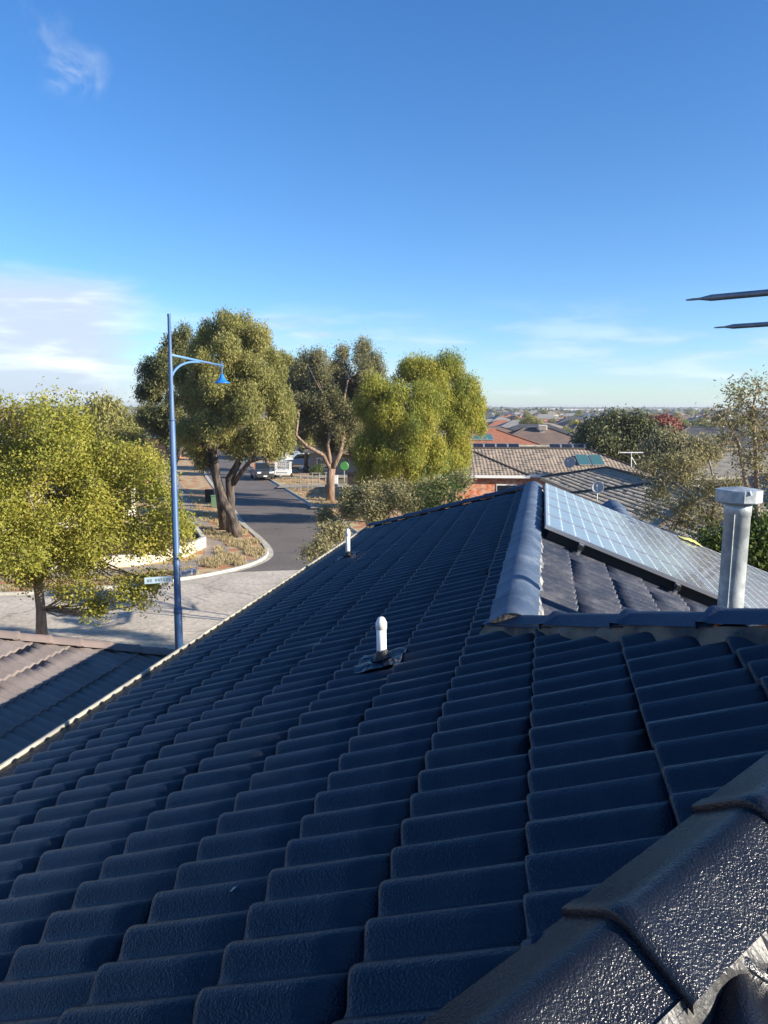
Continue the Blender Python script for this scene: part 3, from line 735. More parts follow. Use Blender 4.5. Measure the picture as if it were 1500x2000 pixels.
# ================================================================= TREES
def quads_obj(name, Vv, tint, m, parent):
    n = len(Vv)//4; me = bpy.data.meshes.new(name)
    me.vertices.add(n*4); me.vertices.foreach_set('co', Vv.astype(np.float32).ravel())
    me.loops.add(n*4); me.loops.foreach_set('vertex_index', np.arange(n*4, dtype=np.int32))
    me.polygons.add(n); me.polygons.foreach_set('loop_start', np.arange(0, n*4, 4, dtype=np.int32))
    try: me.polygons.foreach_set('loop_total', np.full(n, 4, dtype=np.int32))
    except Exception: pass
    me.update(calc_edges=True)
    a = me.attributes.new('tint', 'FLOAT', 'FACE'); a.data.foreach_set('value', tint.astype(np.float32))
    me.materials.append(m); return newobj(name, me, parent)
def leaf_cloud(lobes, n, size, aspect, droop, seed, shell=.28, spr=.22, per=14, flat=0.0, drop_low=.0):
    r = np.random.default_rng(seed); L = np.array(lobes, float)
    w = (L[:, 3]*L[:, 4]*L[:, 5])**(2/3); w /= w.sum()
    ns = max(1, n//per); li = r.choice(len(L), ns, p=w)
    d = r.normal(size=(ns, 3)); d /= np.linalg.norm(d, axis=1)[:, None]
    low = d[:, 2] < -.2; d[low & (r.random(ns) < drop_low), 2] *= -1
    rad = 1-np.abs(r.normal(0, shell, ns)); rad = np.clip(rad+r.normal(0, .03, ns), 0.05, 1.04)
    c = L[li, :3]+d*rad[:, None]*L[li, 3:6]
    lobt = r.normal(0, .10, len(L))[li]
    st = r.normal(0, .10, ns)+lobt
    c = np.repeat(c, per, 0); dd = np.repeat(d, per, 0); st = np.repeat(st, per)
    m = len(c); off = r.normal(0, 1, (m, 3))*spr; off[:, 2] *= (1+droop*.9)
    c = c+off
    ax = r.normal(size=(m, 3)); ax[:, 2] = ax[:, 2]*(1-flat)-droop*2.2; ax += dd*.5
    ax /= np.linalg.norm(ax, axis=1)[:, None]
    nn = dd*1.0+r.normal(size=(m, 3))*.75+np.array([0, 0, .35]); wv = np.cross(ax, nn); wv /= (np.linalg.norm(wv, axis=1)[:, None]+1e-9)
    s = size*r.uniform(.6, 1.35, m)[:, None]
    a = ax*s*.5; b = wv*s*.5*aspect
    V = np.stack([c-a, c+b-a*.1, c+a, c-b-a*.1], 1).reshape(-1, 3)
    return V, np.clip(.5+st*1.25+r.normal(0, .10, m), 0, 1)
def grow(mb, lobes, tips, seed, r0=.09, twigs=5, nseg=5):
    rr = random.Random(seed)
    for lx, ly, lz, rx, ry, rz in lobes:
        c = Vector((lx, ly, lz)); t = min(tips, key=lambda q: (Vector(q[0])-c).length+0.6*max(0, q[0][2]-lz))
        p0 = Vector(t[0]); ra = min(t[1], r0)
        mid = p0.lerp(c, .5)+Vector((rr.uniform(-.1, .1), rr.uniform(-.1, .1), -.06))*(c-p0).length
        mb.tube([p0, mid, c], [ra, ra*.7, ra*.42], nseg, cap=False)
        for k in range(twigs):
            d = Vector((rr.gauss(0, 1), rr.gauss(0, 1), rr.gauss(.3, 1))).normalized()
            e = c+Vector((d.x*rx, d.y*ry, d.z*rz))*rr.uniform(.6, 1.0); s_ = mid.lerp(c, rr.uniform(.3, 1))
            mb.tube([s_, s_.lerp(e, .5)+Vector((rr.uniform(-.1, .1),)*3)*rx*.4, e], [ra*.36, ra*.22, ra*.08], 4, cap=False)
def sublobes(c, rad, n, rs, seed, inner=.45, shape=None):
    r = random.Random(seed); o = []; tries = 0
    while len(o) < n and tries < 5000:
        tries += 1
        p = [r.uniform(-1, 1) for _ in range(3)]; q = math.sqrt(sum(a*a for a in p))
        if q > 1 or q < inner: continue
        s = r.uniform(*rs); o.append((c[0]+p[0]*(rad[0]-s*.6), c[1]+p[1]*(rad[1]-s*.6), c[2]+p[2]*(rad[2]-s*.6), s*r.uniform(.9, 1.2), s, s*r.uniform(.75, 1.1)))
    return o
LEAF_T1 = leafmat('yellow green elm leaves', (.20, .225, .040), (.36, .355, .060), (.50, .40, .09), .45)
LEAF_GUM = leafmat('olive gum leaves', (.15, .16, .048), (.29, .28, .088), (.46, .39, .14), .40)
LEAF_GUMD = leafmat('dark gum leaves', (.075, .095, .036), (.145, .155, .058), (.24, .215, .085), .30)
LEAF_GUM2 = leafmat('grey green gum leaves', (.13, .135, .065), (.23, .22, .10), (.36, .28, .15), .34)
LEAF_WAT = leafmat('yellow green wattle leaves', (.14, .175, .034), (.30, .315, .050), (.52, .42, .06), .40)
LEAF_OLV = leafmat('pale olive feathery leaves', (.18, .18, .08), (.30, .275, .13), (.42, .34, .19), .38)
LEAF_DK = leafmat('dense dark shrub leaves', (.060, .072, .028), (.125, .135, .052), (.21, .20, .08), .25)
LEAF_GR = leafmat('fresh green leaves', (.05, .085, .018), (.09, .14, .028), (.17, .20, .04), .35)
LEAF_RED = leafmat('red autumn leaves', (.18, .045, .03), (.28, .085, .06), (.36, .15, .10), .3)

def tree(name, label, cat, base, trunks, lobes, lm, bm_, nleaf, size, aspect, droop, seed, group=None, shell=.28, spr=.22, per=14, r0=.09, twigs=5, drop_low=0., trunkname='trunk'):
    t = thing(name, label, cat, base, group); mb = MB(); tips = []
    for pts, rads in trunks:
        # wobble
        mb.tube(pts, rads, 9); 
        for i in range(1, len(pts)): tips.append((tuple(pts[i]), rads[i]))
    mb.build(trunkname, bm_, t, smooth=True)
    mb = MB(); grow(mb, lobes, tips, seed, r0, twigs); mb.build('limbs', bark_gr if bm_ is bark_gr else limbm, t, smooth=True)
    V, tint = leaf_cloud(lobes, nleaf, size, aspect, droop, seed, shell, spr, per, drop_low=drop_low)
    quads_obj('crown', V, tint, lm, t)
    return t
def split(lobes, k, f, seed):
    r = random.Random(seed); o = []
    for x, y, z, a, b, c in lobes:
        for _ in range(k):
            d = Vector((r.gauss(0, 1), r.gauss(0, 1), r.gauss(.15, 1))).normalized()*r.uniform(.45, .80)
            g = f*r.uniform(.75, 1.25); o.append((x+d.x*a, y+d.y*b, z+d.z*c, a*g, b*g, c*g*.92))
    return o

# street tree lower left
b = Vector((-10.86, 23.8, 0))
lob = sublobes((-11.1, 23.6, 4.75), (4.5, 4.0, 2.9), 56, (.75, 1.2), 3, .35)
lob += [(-7.2, 23.3, 5.2, 1.0, 1.0, .9), (-7.8, 23.4, 6.0, 1.0, 1.0, .8), (-6.4, 23.0, 4.0, .7, .8, .7), (-7.0, 23, 2.7, .8, .8, .6), (-7.0, 22.7, 2.0, .7, .7, .5), (-8.4, 22.6, 1.4, .6, .6, .5), (-14.6, 23, 6.4, 1.3, 1, .9), (-13.5, 23, 2.6, .9, .9, .7), (-7.4, 23.0, 3.6, 1.0, 1.0, .8), (-6.8, 22.9, 3.3, .8, .9, .6), (-6.8, 22.9, 4.6, .8, .8, .7), (-9.3, 23.0, 2.2, .8, .8, .7), (-7.9, 22.6, 2.2, .8, .8, .65), (-8.7, 22.7, 1.75, .55, .6, .4), (-12.2, 22.8, 2.4, .8, .8, .6),
        (-14.3, 23, 6.9, 1.1, 1, .8), (-11.5, 23.5, 7.2, 1.0, 1, .7), (-9.0, 23.5, 6.7, 1.0, 1, .8), (-13.0, 24, 7.3, .9, .9, .7)]
tree('street_tree', 'round yellow-green street tree on the left, nearest to the gutter', 'tree', b,
     [([b, b+Vector((.02, 0, 1.2)), b+Vector((-.05, 0, 2.4)), b+Vector((-.1, 0, 3.6)), b+Vector((.1, 0, 5))], [.20, .15, .14, .09, .05]),
      ([b+Vector((-.05, 0, 2.2)), b+Vector((.9, -.2, 3.3)), b+Vector((2.2, -.3, 4.4))], [.10, .08, .05]),
      ([b+Vector((-.05, 0, 2.0)), b+Vector((-1.1, .2, 3.1)), b+Vector((-2.4, .1, 4.6))], [.10, .08, .05]),
      ([b+Vector((-.05, 0, 2.4)), b+Vector((.3, -1.1, 3.6)), b+Vector((.5, -1.6, 5.2))], [.09, .07, .05])],
     split(lob, 3, .60, 9), LEAF_T1, bark_gr, 160000, .092, .55, .12, 11, shell=.26, spr=.12, per=12, r0=.035, twigs=4)

def px3(lst, y): return [ond(u, v, yy if yy else y) for u, v, yy in lst]
def lobe_px(lst, depth_r=None):
    """(u, v, y, radius px wide, radius px high) -> lobes at the given distance"""
    o = []
    for u, v, y, ru, rv in lst:
        c = ond(u, v, y); k = y/FPX; o.append((c.x, c.y, c.z, ru*k, (ru+rv)/2*k, rv*k))
    return o
# big gum by the kerb
y0 = 45.5
G1 = lobe_px([(440, 655, 46, 42, 40), (480, 668, 45, 40, 42), (512, 690, 46, 36, 40), (405, 680, 47, 36, 40), (455, 705, 43, 46, 45), (500, 735, 44, 42, 42), (532, 722, 46, 26, 34),
              (395, 728, 45, 34, 40), (430, 765, 43, 40, 42), (478, 790, 42.5, 44, 46), (525, 785, 44, 40, 42), (545, 835, 45, 30, 40), (395, 800, 44, 38, 40), (360, 790, 46, 28, 36),
              (372, 845, 44.5, 32, 38), (430, 835, 43, 42, 40), (500, 850, 43.5, 42, 40), (460, 640, 47, 34, 26), (350, 745, 48, 30, 36), (385, 890, 46, 26, 24), (540, 872, 45, 26, 26), (560, 850, 46, 20, 30), (555, 800, 46, 24, 34), (520, 880, 46, 24, 20), (455, 875, 46, 40, 22), (412, 765, 48, 36, 40), (490, 700, 48, 40, 40)])
B1 = onz(465, 1052, 0); B2 = onz(432, 1000, 0); B2.y = 47.5; B2.x = -9.9; B3 = Vector((-9.3, 46.2, 0))
tree('gum_tree', 'tall gum with several dark leaning trunks on the left kerb strip', 'tree', B1,
     [([B1, ond(455, 1012, 45), ond(436, 978, 45.2), ond(424, 940, 45.5), ond(418, 880, 45.5), ond(430, 800, 45.5)], [.30, .26, .26, .24, .17, .10]),
      ([B2, ond(430, 960, 46.3), ond(418, 915, 46), ond(395, 850, 46), ond(380, 780, 46)], [.34, .30, .24, .16, .09]),
      ([B3, ond(450, 975, 46), ond(448, 935, 45.8), ond(470, 895, 45.5), ond(490, 830, 45), ond(500, 740, 45.5)], [.30, .27, .25, .18, .13, .07]),
      ([ond(455, 945, 45.8), ond(485, 905, 45.2), ond(520, 860, 45), ond(535, 800, 45)], [.17, .13, .09, .05])],
     split(G1, 5, .48, 1), LEAF_GUM, bark, 150000, .185, .28, .55, 21, shell=.20, spr=.14, r0=.06, twigs=3)
G2 = lobe_px([(345, 655, 56, 24, 26), (325, 690, 56, 34, 32), (300, 720, 56, 30, 34), (330, 745, 55, 40, 40), (290, 775, 56, 28, 32), (330, 800, 55, 40, 34), (285, 815, 56, 24, 26), (370, 690, 57, 30, 34), (315, 845, 56, 34, 28), (360, 860, 57, 30, 30)])
B = Vector((-15.6, 56.5, 0))
tree('gum_tree', 'darker gum tree half hidden behind the blue lamp post', 'tree', B,
     [([B, B+Vector((.1, 0, 3)), B+Vector((-.3, 0, 6)), B+Vector((-.1, 0, 9))], [.32, .26, .2, .1]), ([B+Vector((0, 0, 3)), B+Vector((1.3, 0, 6)), B+Vector((1.6, 0, 9))], [.2, .15, .08])],
     split(G2, 5, .48, 2), LEAF_GUMD, bark, 60000, .22, .28, .5, 22, shell=.20, spr=.16, r0=.06, twigs=3)
# gum with the tan trunk
G3 = lobe_px([(600, 705, 65, 28, 30), (635, 725, 65, 34, 38), (675, 705, 66, 34, 34), (712, 700, 66, 32, 34), (732, 725, 66, 22, 28), (590, 745, 65, 32, 36), (640, 775, 64, 36, 36), (690, 755, 65, 36, 36), (605, 795, 64, 32, 34), (575, 790, 66, 22, 28),
              (655, 825, 63.5, 34, 30), (615, 840, 64, 30, 28), (685, 810, 64, 34, 34), (590, 825, 65, 24, 26), (660, 870, 64, 30, 24), (710, 780, 66, 34, 36), (690, 850, 64, 28, 30), (580, 850, 66, 16, 18), (715, 740, 64, 30, 34), (735, 760, 66, 24, 34), (655, 745, 64.5, 32, 34), (625, 760, 64, 28, 30), (560, 765, 66, 18, 26), (665, 795, 63.5, 34, 34), (635, 815, 64, 30, 30), (675, 845, 63.5, 32, 28), (628, 862, 64.5, 24, 20), (700, 820, 64, 32, 34), (570, 810, 66, 20, 26), (700, 875, 64, 26, 24)])
B = onz(645, 980, 0)
tree('gum_tree', 'gum tree with a bare tan forked trunk beyond the street corner', 'tree', B,
     [([B, ond(645, 935, B.y), ond(648, 915, B.y)], [.40, .34, .32]),
      ([ond(647, 918, B.y), ond(632, 890, B.y), ond(600, 872, B.y), ond(578, 850, B.y), ond(585, 800, B.y)], [.22, .18, .15, .11, .06]),
      ([ond(648, 918, B.y), ond(664, 885, B.y), ond(672, 850, B.y), ond(668, 800, B.y), ond(680, 740, B.y)], [.24, .20, .15, .11, .06]),
      ([ond(645, 905, B.y), ond(640, 870, B.y), ond(648, 830, B.y), ond(630, 770, B.y)], [.18, .14, .1, .06])],
     split(G3, 5, .46, 3), LEAF_GUM2, bark_or, 135000, .21, .27, .5, 23, shell=.28, spr=.18, r0=.07, twigs=4)
# pair of yellow-green trees
G4 = lobe_px([(745, 760, 50, 34, 34), (720, 790, 50, 26, 32), (775, 785, 49, 42, 40), (820, 790, 49, 40, 42), (730, 835, 49, 34, 40), (785, 840, 48, 46, 46), (835, 850, 48.5, 36, 44), (745, 890, 49, 40, 40), (800, 900, 48, 46, 36), (850, 905, 49, 36, 36), (715, 870, 50, 24, 34), (880, 900, 50, 30, 30), (770, 925, 49, 36, 22), (705, 905, 50, 24, 28), (720, 930, 49.5, 28, 20), (820, 935, 48.5, 34, 18), (735, 870, 49, 34, 36)])
B = Vector((1.6, 50, 0))
tree('wattle_tree', 'weeping yellow-green tree in front of the pair at the picture centre', 'tree', B,
     [([B, B+Vector((.2, 0, 2)), B+Vector((-.4, 0, 4.5)), B+Vector((-.2, 0, 7))], [.28, .24, .17, .08]), ([B+Vector((.1, 0, 1.8)), B+Vector((1.5, 0, 4.2)), B+Vector((1.8, 0, 6.5))], [.18, .14, .07])],
     split(G4, 5, .50, 4), LEAF_WAT, bark, 110000, .17, .26, .8, 24, shell=.18, spr=.15, twigs=3, r0=.05)
G5 = lobe_px([(830, 725, 56, 42, 30), (865, 725, 56, 36, 32), (800, 740, 57, 30, 30), (850, 760, 55, 44, 40), (895, 765, 56, 34, 36), (880, 800, 55, 42, 42), (918, 800, 56, 26, 32), (930, 805, 57, 20, 32), (900, 845, 55.5, 36, 36), (860, 830, 55, 40, 40), (932, 830, 57, 16, 22), (890, 880, 56, 32, 30), (905, 905, 56, 18, 30)])
B = Vector((5.0, 56.5, 0))
tree('wattle_tree', 'taller rounded yellow-green tree, right one of the central pair', 'tree', B,
     [([B, B+Vector((.1, 0, 3)), B+Vector((-.3, 0, 6)), B+Vector((-.4, 0, 8.5))], [.3, .24, .17, .08]), ([B+Vector((.1, 0, 3)), B+Vector((1.3, 0, 5.5)), B+Vector((1.6, 0, 7.5))], [.18, .12, .06])],
     split(G5, 5, .50, 5), LEAF_WAT, bark, 100000, .18, .26, .75, 25, shell=.18, spr=.16, twigs=3, r0=.05)
G6 = lobe_px([(560, 715, 84, 22, 26), (585, 740, 84, 24, 28), (550, 770, 84, 22, 30), (580, 800, 84, 26, 30), (555, 840, 84, 24, 28), (600, 850, 84, 22, 24)])
B = Vector((-13.3, 87.5, 0))
tree('gum_tree', 'pale gum filling the gap between the dark gum and the tan gum', 'tree', B, [([B, B+Vector((0, 0, 4)), B+Vector((.2, 0, 9))], [.3, .24, .12])], split(G6, 4, .5, 6), LEAF_GUM, bark_or, 40000, .28, .27, .5, 26, shell=.22, spr=.2, r0=.06, twigs=3)
# small gums further up the street
for i, (x, y, h, s, lab) in enumerate(((-9.4, 92, 10, .9, 'gum tree up the street above the parked utility'), (-21, 110, 12, 1.1, 'gum tree closing the far bend of the street'), (-12.5, 118, 12.5, 1.2, 'far gum tree behind the white four wheel drive'), (-3, 112, 9, 1.1, 'bushy gum behind the driveway cars'), (-26, 74, 8, 1.0, 'gum tree behind the left footpath'))):
    B = Vector((x, y, 0)); lob = sublobes((x, y, h*.66), (3.6*s, 3.4*s, h*.36), 16, (1.1, 1.7), 40+i, .3)
    tree('gum_tree', lab, 'tree', B, [([B, B+Vector((.1, 0, h*.3)), B+Vector((.3, 0, h*.6))], [.25, .2, .12])], lob, (LEAF_GUM, LEAF_GUMD, LEAF_GUM, LEAF_GUMD, LEAF_GUM)[i], bark_or, 16000, .45, .3, .5, 40+i, spr=.4)

# sparse feathery shrubs just beyond the gable
def feathery(name, label, base, lob, seed, n, lm, size=.085, twigs=16, r0=.035, trunks=None, per=9, spr=.10, shell=.42):
    tr = trunks or [([base, base+Vector((.1, 0, 1.4)), base+Vector((-.1, 0, 2.6))], [.09, .07, .045]), ([base+Vector((0, 0, .6)), base+Vector((1.0, 0, 2.0)), base+Vector((1.7, 0, 3.2))], [.06, .05, .03]), ([base+Vector((0, 0, .5)), base+Vector((-.9, .1, 1.9)), base+Vector((-1.5, .1, 2.9))], [.06, .05, .03])]
    return tree(name, label, 'tree', base, tr, lob, lm, bark_gr, n, size, .38, .1, seed, shell=shell, spr=spr, per=per, r0=r0, twigs=twigs)
S1 = lobe_px([(640, 1010, 26, 36, 34), (690, 985, 26, 44, 34), (745, 965, 26, 46, 34), (800, 955, 26, 44, 28), (660, 1050, 24, 40, 34), (620, 1065, 23, 28, 26), (720, 1010, 25, 46, 36), (780, 990, 25, 44, 30), (845, 955, 26, 36, 22), (890, 940, 27, 28, 18), (600, 1085, 22, 20, 14), (650, 1090, 22, 24, 16), (840, 980, 25, 30, 18)])
feathery('feathery_tree', 'sparse olive feathery tree rising just beyond the far roof edge', Vector((-.3, 25, 0)), split(S1, 4, .52, 7), 31, 27000, LEAF_OLV, size=.10, twigs=9, r0=.02)
S1b = lobe_px([(855, 975, 20, 24, 16), (880, 962, 20, 24, 14), (825, 990, 20, 16, 10)])
tree('green_shrub', 'bright green shrub tips beside the orange brick wall', 'shrub', Vector((2.0, 20, 0)), [([(2.0, 20, 0), (1.9, 20, 2.5), (1.8, 20, 4.8)], [.06, .05, .03])], S1b, LEAF_GR, bark_gr, 1500, .10, .4, .4, 32, r0=.02)
# sparse trees on the right
S2 = lobe_px([(1440, 770, 17, 34, 30), (1485, 760, 17, 34, 30), (1530, 790, 17, 50, 40), (1410, 815, 17, 30, 26), (1460, 820, 17, 44, 34), (1500, 850, 17, 44, 40), (1420, 865, 17, 40, 26), (1470, 900, 17, 44, 30), (1560, 860, 17, 50, 50), (1510, 930, 17, 36, 34)])
Bt = Vector((9.3, 18, 0))
feathery('bare_tree', 'tall thin-leaved tree at the right edge above the flue', Bt, S2, 33, 6000, LEAF_OLV, size=.085, twigs=15, r0=.026, shell=.5,
         trunks=[([Bt, Vector((8.9, 17.6, 3)), ond(1478, 985, 17), ond(1476, 880, 17), ond(1470, 800, 17), ond(1480, 745, 17)], [.11, .09, .06, .045, .03, .015]),
                 ([Vector((8.9, 17.6, 3)), ond(1458, 950, 17), ond(1440, 860, 17), ond(1415, 810, 17)], [.06, .045, .03, .015])])
S3 = lobe_px([(1300, 905, 19, 36, 26), (1345, 930, 19, 40, 30), (1390, 955, 18, 40, 32), (1340, 985, 18, 44, 34), (1290, 960, 19, 36, 28), (1395, 1010, 18, 36, 30), (1340, 900, 19, 34, 20), (1270, 1000, 18, 34, 16), (1440, 960, 18, 34, 36), (1330, 1020, 18, 40, 20), (1260, 915, 19, 26, 18)])
Bt = Vector((8.3, 19, 0))
feathery('bare_tree', 'low spreading half-bare tree reaching over the striped roof', Bt, S3, 34, 9000, LEAF_OLV, size=.08, twigs=17, r0=.03, shell=.5,
         trunks=[([Bt, Vector((8.0, 18.6, 3)), ond(1410, 1060, 18), ond(1380, 1010, 18), ond(1340, 960, 18.5), ond(1300, 930, 19)], [.12, .10, .06, .05, .035, .02]),
                 ([ond(1410, 1060, 18), ond(1370, 1035, 18), ond(1320, 1020, 18)], [.045, .035, .02]), ([ond(1390, 1020, 18), ond(1400, 960, 18), ond(1385, 900, 18.5)], [.045, .035, .02])])
S4 = lobe_px([(1388, 1080, 17, 28, 18), (1440, 1100, 17, 34, 22), (1480, 1055, 17, 36, 32), (1500, 1095, 17, 44, 30)])
tree('garden_bush', 'lush green bush around the foot of the flue on the right', 'shrub', Vector((7.4, 17, 0)), [([(7.4, 17, 0), (7.4, 17, 2), (7.5, 17, 4)], [.12, .1, .06])], S4, LEAF_GR, bark_gr, 12000, .12, .42, .3, 35, r0=.04)
# dense dark shrubs among the houses
K1 = lobe_px([(1160, 850, 72, 30, 26), (1200, 838, 72, 36, 26), (1240, 845, 71, 34, 30), (1180, 870, 70, 40, 28), (1230, 880, 70, 40, 22), (1145, 870, 72, 22, 22), (1270, 865, 70, 30, 26)])
tree('dense_bush', 'big dense dark green bush standing behind the two tiled roofs', 'shrub', Vector((21.5, 71, 0)), [([(21.5, 71, 0), (21.5, 71, 3), (21.3, 71, 5)], [.3, .25, .15])], K1, LEAF_DK, bark, 34000, .34, .4, .3, 36, spr=.35)
K2 = lobe_px([(1310, 870, 60, 30, 22), (1340, 885, 58, 34, 20), (1285, 885, 60, 30, 22), (1375, 880, 58, 30, 18)])
tree('dense_bush', 'lighter olive bush to the right of the big dark bush', 'shrub', Vector((23, 59, 0)), [([(23, 59, 0), (23, 59, 3), (23, 59, 4)], [.2, .15, .1])], K2, LEAF_OLV, bark, 14000, .26, .4, .3, 37, spr=.3)
K3 = lobe_px([(1285, 835, 105, 24, 13), (1308, 838, 105, 22, 12), (1296, 826, 106, 16, 8)])
tree('red_tree', 'bright red autumn tree beside the grey hipped roof', 'tree', Vector((38, 105, gz(38, 105))), [([(38, 105, -1), (38, 105, 3)], [.2, .15])], K3, LEAF_RED, bark, 7000, .45, .5, .1, 38, spr=.4)

# ================================================================= NEIGHBOURING HOUSES
tile_brown = mat('brown grey roof tile', (0.18, 0.148, 0.132), .8, color2=(0.215, 0.18, 0.16), vscale=2.5, bump=(50, .4, .01))
tile_pinkcap = mat('pinkish terracotta cap', (0.225, 0.165, 0.14), .8, color2=(0.18, 0.14, 0.12), vscale=4)
tile_beige = mat('beige roof tile', (0.36, 0.28, 0.205), .85, color2=(0.29, 0.23, 0.17), vscale=1.2)
tile_olive = mat('khaki roof tile', (0.34, 0.285, 0.215), .85, color2=(0.27, 0.23, 0.175), vscale=1.0)
tile_darkcap = mat('dark cap tile', (0.075, 0.06, 0.05), .85)
tile_peach = mat('peach roof tile', (0.40, 0.27, 0.19), .85, color2=(0.30, 0.20, 0.15), vscale=2)

# brown roof below the gutter: one face falls towards us, one beyond the far hip
nb = thing('brown_roof_house', 'single storey house with brown tiles half in shadow, lower left corner', 'house', W(-7, 8, 0))
NZ0, NV0, NT = 4.35, -3.35, .40
an = math.atan(NT); gN = .275
dsn_ = -DV*math.cos(an)+DZ*math.sin(an); dnn_ = DV*math.sin(an)+DZ*math.cos(an)
HK = 12.11
hipn = (DE-DV).normalized()
bmn = tile_field(W(NV0, 0, NZ0), -DE, dsn_, dnn_, uarray(-10.0, -0.5, [(0, .12/9)]), 19, gN, .12, .024, .017, [.1, .5], rng, [(W(0, HK, 0), hipn)], jit=.8)
bm_obj('roof_face', [bmn], tile_brown, nb)
dsq = -DE*math.cos(an)+DZ*math.sin(an); dnq = DE*math.sin(an)+DZ*math.cos(an)
bmn = tile_field(W(0, HK+NV0, NZ0), DV, dsq, dnq, uarray(-9.0, -3.3, [(0, .12/6)]), 19, gN, .12, .024, .017, [.5], rng, [(W(0, HK, 0), -hipn)], jit=2)
bm_obj('roof_face', [bmn], tile_brown, nb)
mb = MB(); cap_run(mb, W(NV0, HK+NV0, NZ0+.02), W(-7.9, HK-7.9, NZ0+.02+NT*4.55), 21, .105, .075, lift=.012, r=.5, k=9); mb.build('hip_capping', tile_pinkcap, nb, smooth=True)
mb = MB(); mb.box(W(NV0-.5-1.9, 3.0, 2.1), (3.8, 10.0, 4.2), X=DV, Y=DE); mb.build('wall', brick_or, nb)

def hip_house(name, label, cx, cy, rot, L, Wd, ze, tp, zg, roofm, wallm, capm, tiles=False, win=True, over=.45, group=None, fasc=None, chim=None):
    """hip roofed house: L along local x, Wd across; rot anticlockwise from +X"""
    X = Vector((math.cos(rot), math.sin(rot), 0)); Y = Vector((-math.sin(rot), math.cos(rot), 0)); C0 = Vector((cx, cy, 0))
    t = thing(name, label, 'house', (cx, cy, zg), group)
    hw, hl = Wd/2, L/2; zr = ze+tp*hw; fs = fasc or cream
    def P(x, y, z): return C0+X*x+Y*y+DZ*z
    if tiles:
        a = math.atan(tp); ca, sa = math.cos(a), math.sin(a); bms = []
        for (ax, sx, run, half) in ((X, Y, hw, hl), (-X, -Y, hw, hl), (-Y, X, hl, hw), (Y, -X, hl, hw)):
            o = C0-sx*run+DZ*ze; ds = sx*ca+DZ*sa; dn = -sx*sa+DZ*ca
            n = int(hw/ca/.345)+1
            clip = [(C0-sx*run-ax*half, (-ax+sx*1.0).normalized() if False else (-(ax)+sx).normalized()), (C0-sx*run+ax*half, (ax+sx).normalized()), (C0-sx*(run-hw), sx)]
            bms.append(tile_field(o, ax, ds, dn, np.arange(-half-.1, half+.1, .3/8), n, .345, .3, .030, .030, [.3], rng, clip, jit=2, alt=False))
        bm_obj('roof', bms, roofm, t)
    else:
        mb = MB(); c = [P(-hl, -hw, ze), P(hl, -hw, ze), P(hl, hw, ze), P(-hl, hw, ze)]; r1 = P(-hl+hw, 0, zr); r2 = P(hl-hw, 0, zr)
        mb.add(c+[r1, r2], [(0,1,5,4), (1,2,5), (2,3,4,5), (3,0,4)]); mb.build('roof', roofm, t)
    mb = MB(); e = .05
    for p, q in ((P(-hl+hw, 0, zr+e), P(hl-hw, 0, zr+e)), (P(-hl, -hw, ze+e), P(-hl+hw, 0, zr+e)), (P(-hl, hw, ze+e), P(-hl+hw, 0, zr+e)), (P(hl, -hw, ze+e), P(hl-hw, 0, zr+e)), (P(hl, hw, ze+e), P(hl-hw, 0, zr+e))):
        if (p-q).length > .1: mb.tube([p, q], .10, 6)
    mb.build('ridge_capping', capm, t)
    mb = MB()
    for s in (-1, 1):
        mb.box(P(0, s*(hw+.04), ze-.05), (L+.14, .10, .22), X=X, Y=Y); mb.box(P(s*(hl+.04), 0, ze-.052), (.10, Wd-.05, .216), X=X, Y=Y)
    mb.build('gutter', fs, t)
    mb = MB(); mb.box(P(0, 0, (ze-.05+zg-.5)/2), (L-2*over, Wd-2*over, ze-.05-zg+.5), X=X, Y=Y); w_ = mb.build('wall', wallm, t)
    if win:
        rr = random.Random(int(cx*7+cy)); zw = ze-1.35
        for s in (-1, 1):
            for k in range(max(1, int(L/5))):
                x = -hl+over+1.8+k*(L-4)/max(1, int(L/5)-1 if int(L/5) > 1 else 1)
                fr = MB(); fr.box(P(x, s*(hw-over+.01), zw), (1.7, .08, 1.3), X=X, Y=Y); f = fr.build('window', white, t)
                fr = MB(); fr.box(P(x, s*(hw-over+.03), zw), (1.5, .09, 1.1), X=X, Y=Y); fr.build('pane', glassm, f)
    return t, P
# A: beige roof with an orange brick wall
A_, PA = hip_house('beige_roof_house', 'beige tiled house with an orange brick wall and white gutter beyond our ridge', 12.7, 68.6, R(-1), 20.0, 9.6, 2.2, .405, -.3, tile_beige, brick_or, tile_darkcap, tiles=True, fasc=white)
hip_house('beige_roof_wing', 'projecting left wing of the beige tiled house', 5.6, 67.0, R(-1), 12.6, 8.2, 2.21, .41, -.3, tile_beige, brick_or, tile_darkcap, tiles=True, fasc=white)
# B: khaki roof seen end on
hip_house('khaki_roof_house', 'large khaki tiled house right behind the solar panels', 15.0, 43.5, R(90), 24.0, 7.3, 2.72, .27, -.2, tile_olive, offwhite, tile_darkcap, tiles=True)
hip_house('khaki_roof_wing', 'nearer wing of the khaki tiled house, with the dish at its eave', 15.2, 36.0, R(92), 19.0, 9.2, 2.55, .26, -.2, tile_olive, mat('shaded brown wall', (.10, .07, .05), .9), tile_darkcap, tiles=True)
hip_house('peach_roof_house', 'peach tiled hip roof seen through the bare tree on the right', 24.0, 41.5, R(80), 14, 9, 2.7, .40, 0, tile_peach, offwhite, tile_peach, tiles=True)
hip_house('grey_roof_house', 'low grey roofed house behind the olive bush', 31.5, 64, R(4), 17, 9, 2.5, .38, -.2, mat('weathered grey roof', (.16, .15, .13), .85, color2=(.22, .20, .17), vscale=2), offwhite, tile_darkcap)
roof_or = mat('orange terracotta roof', (.33, .125, .065), .8, color2=(.27, .105, .06), vscale=2)
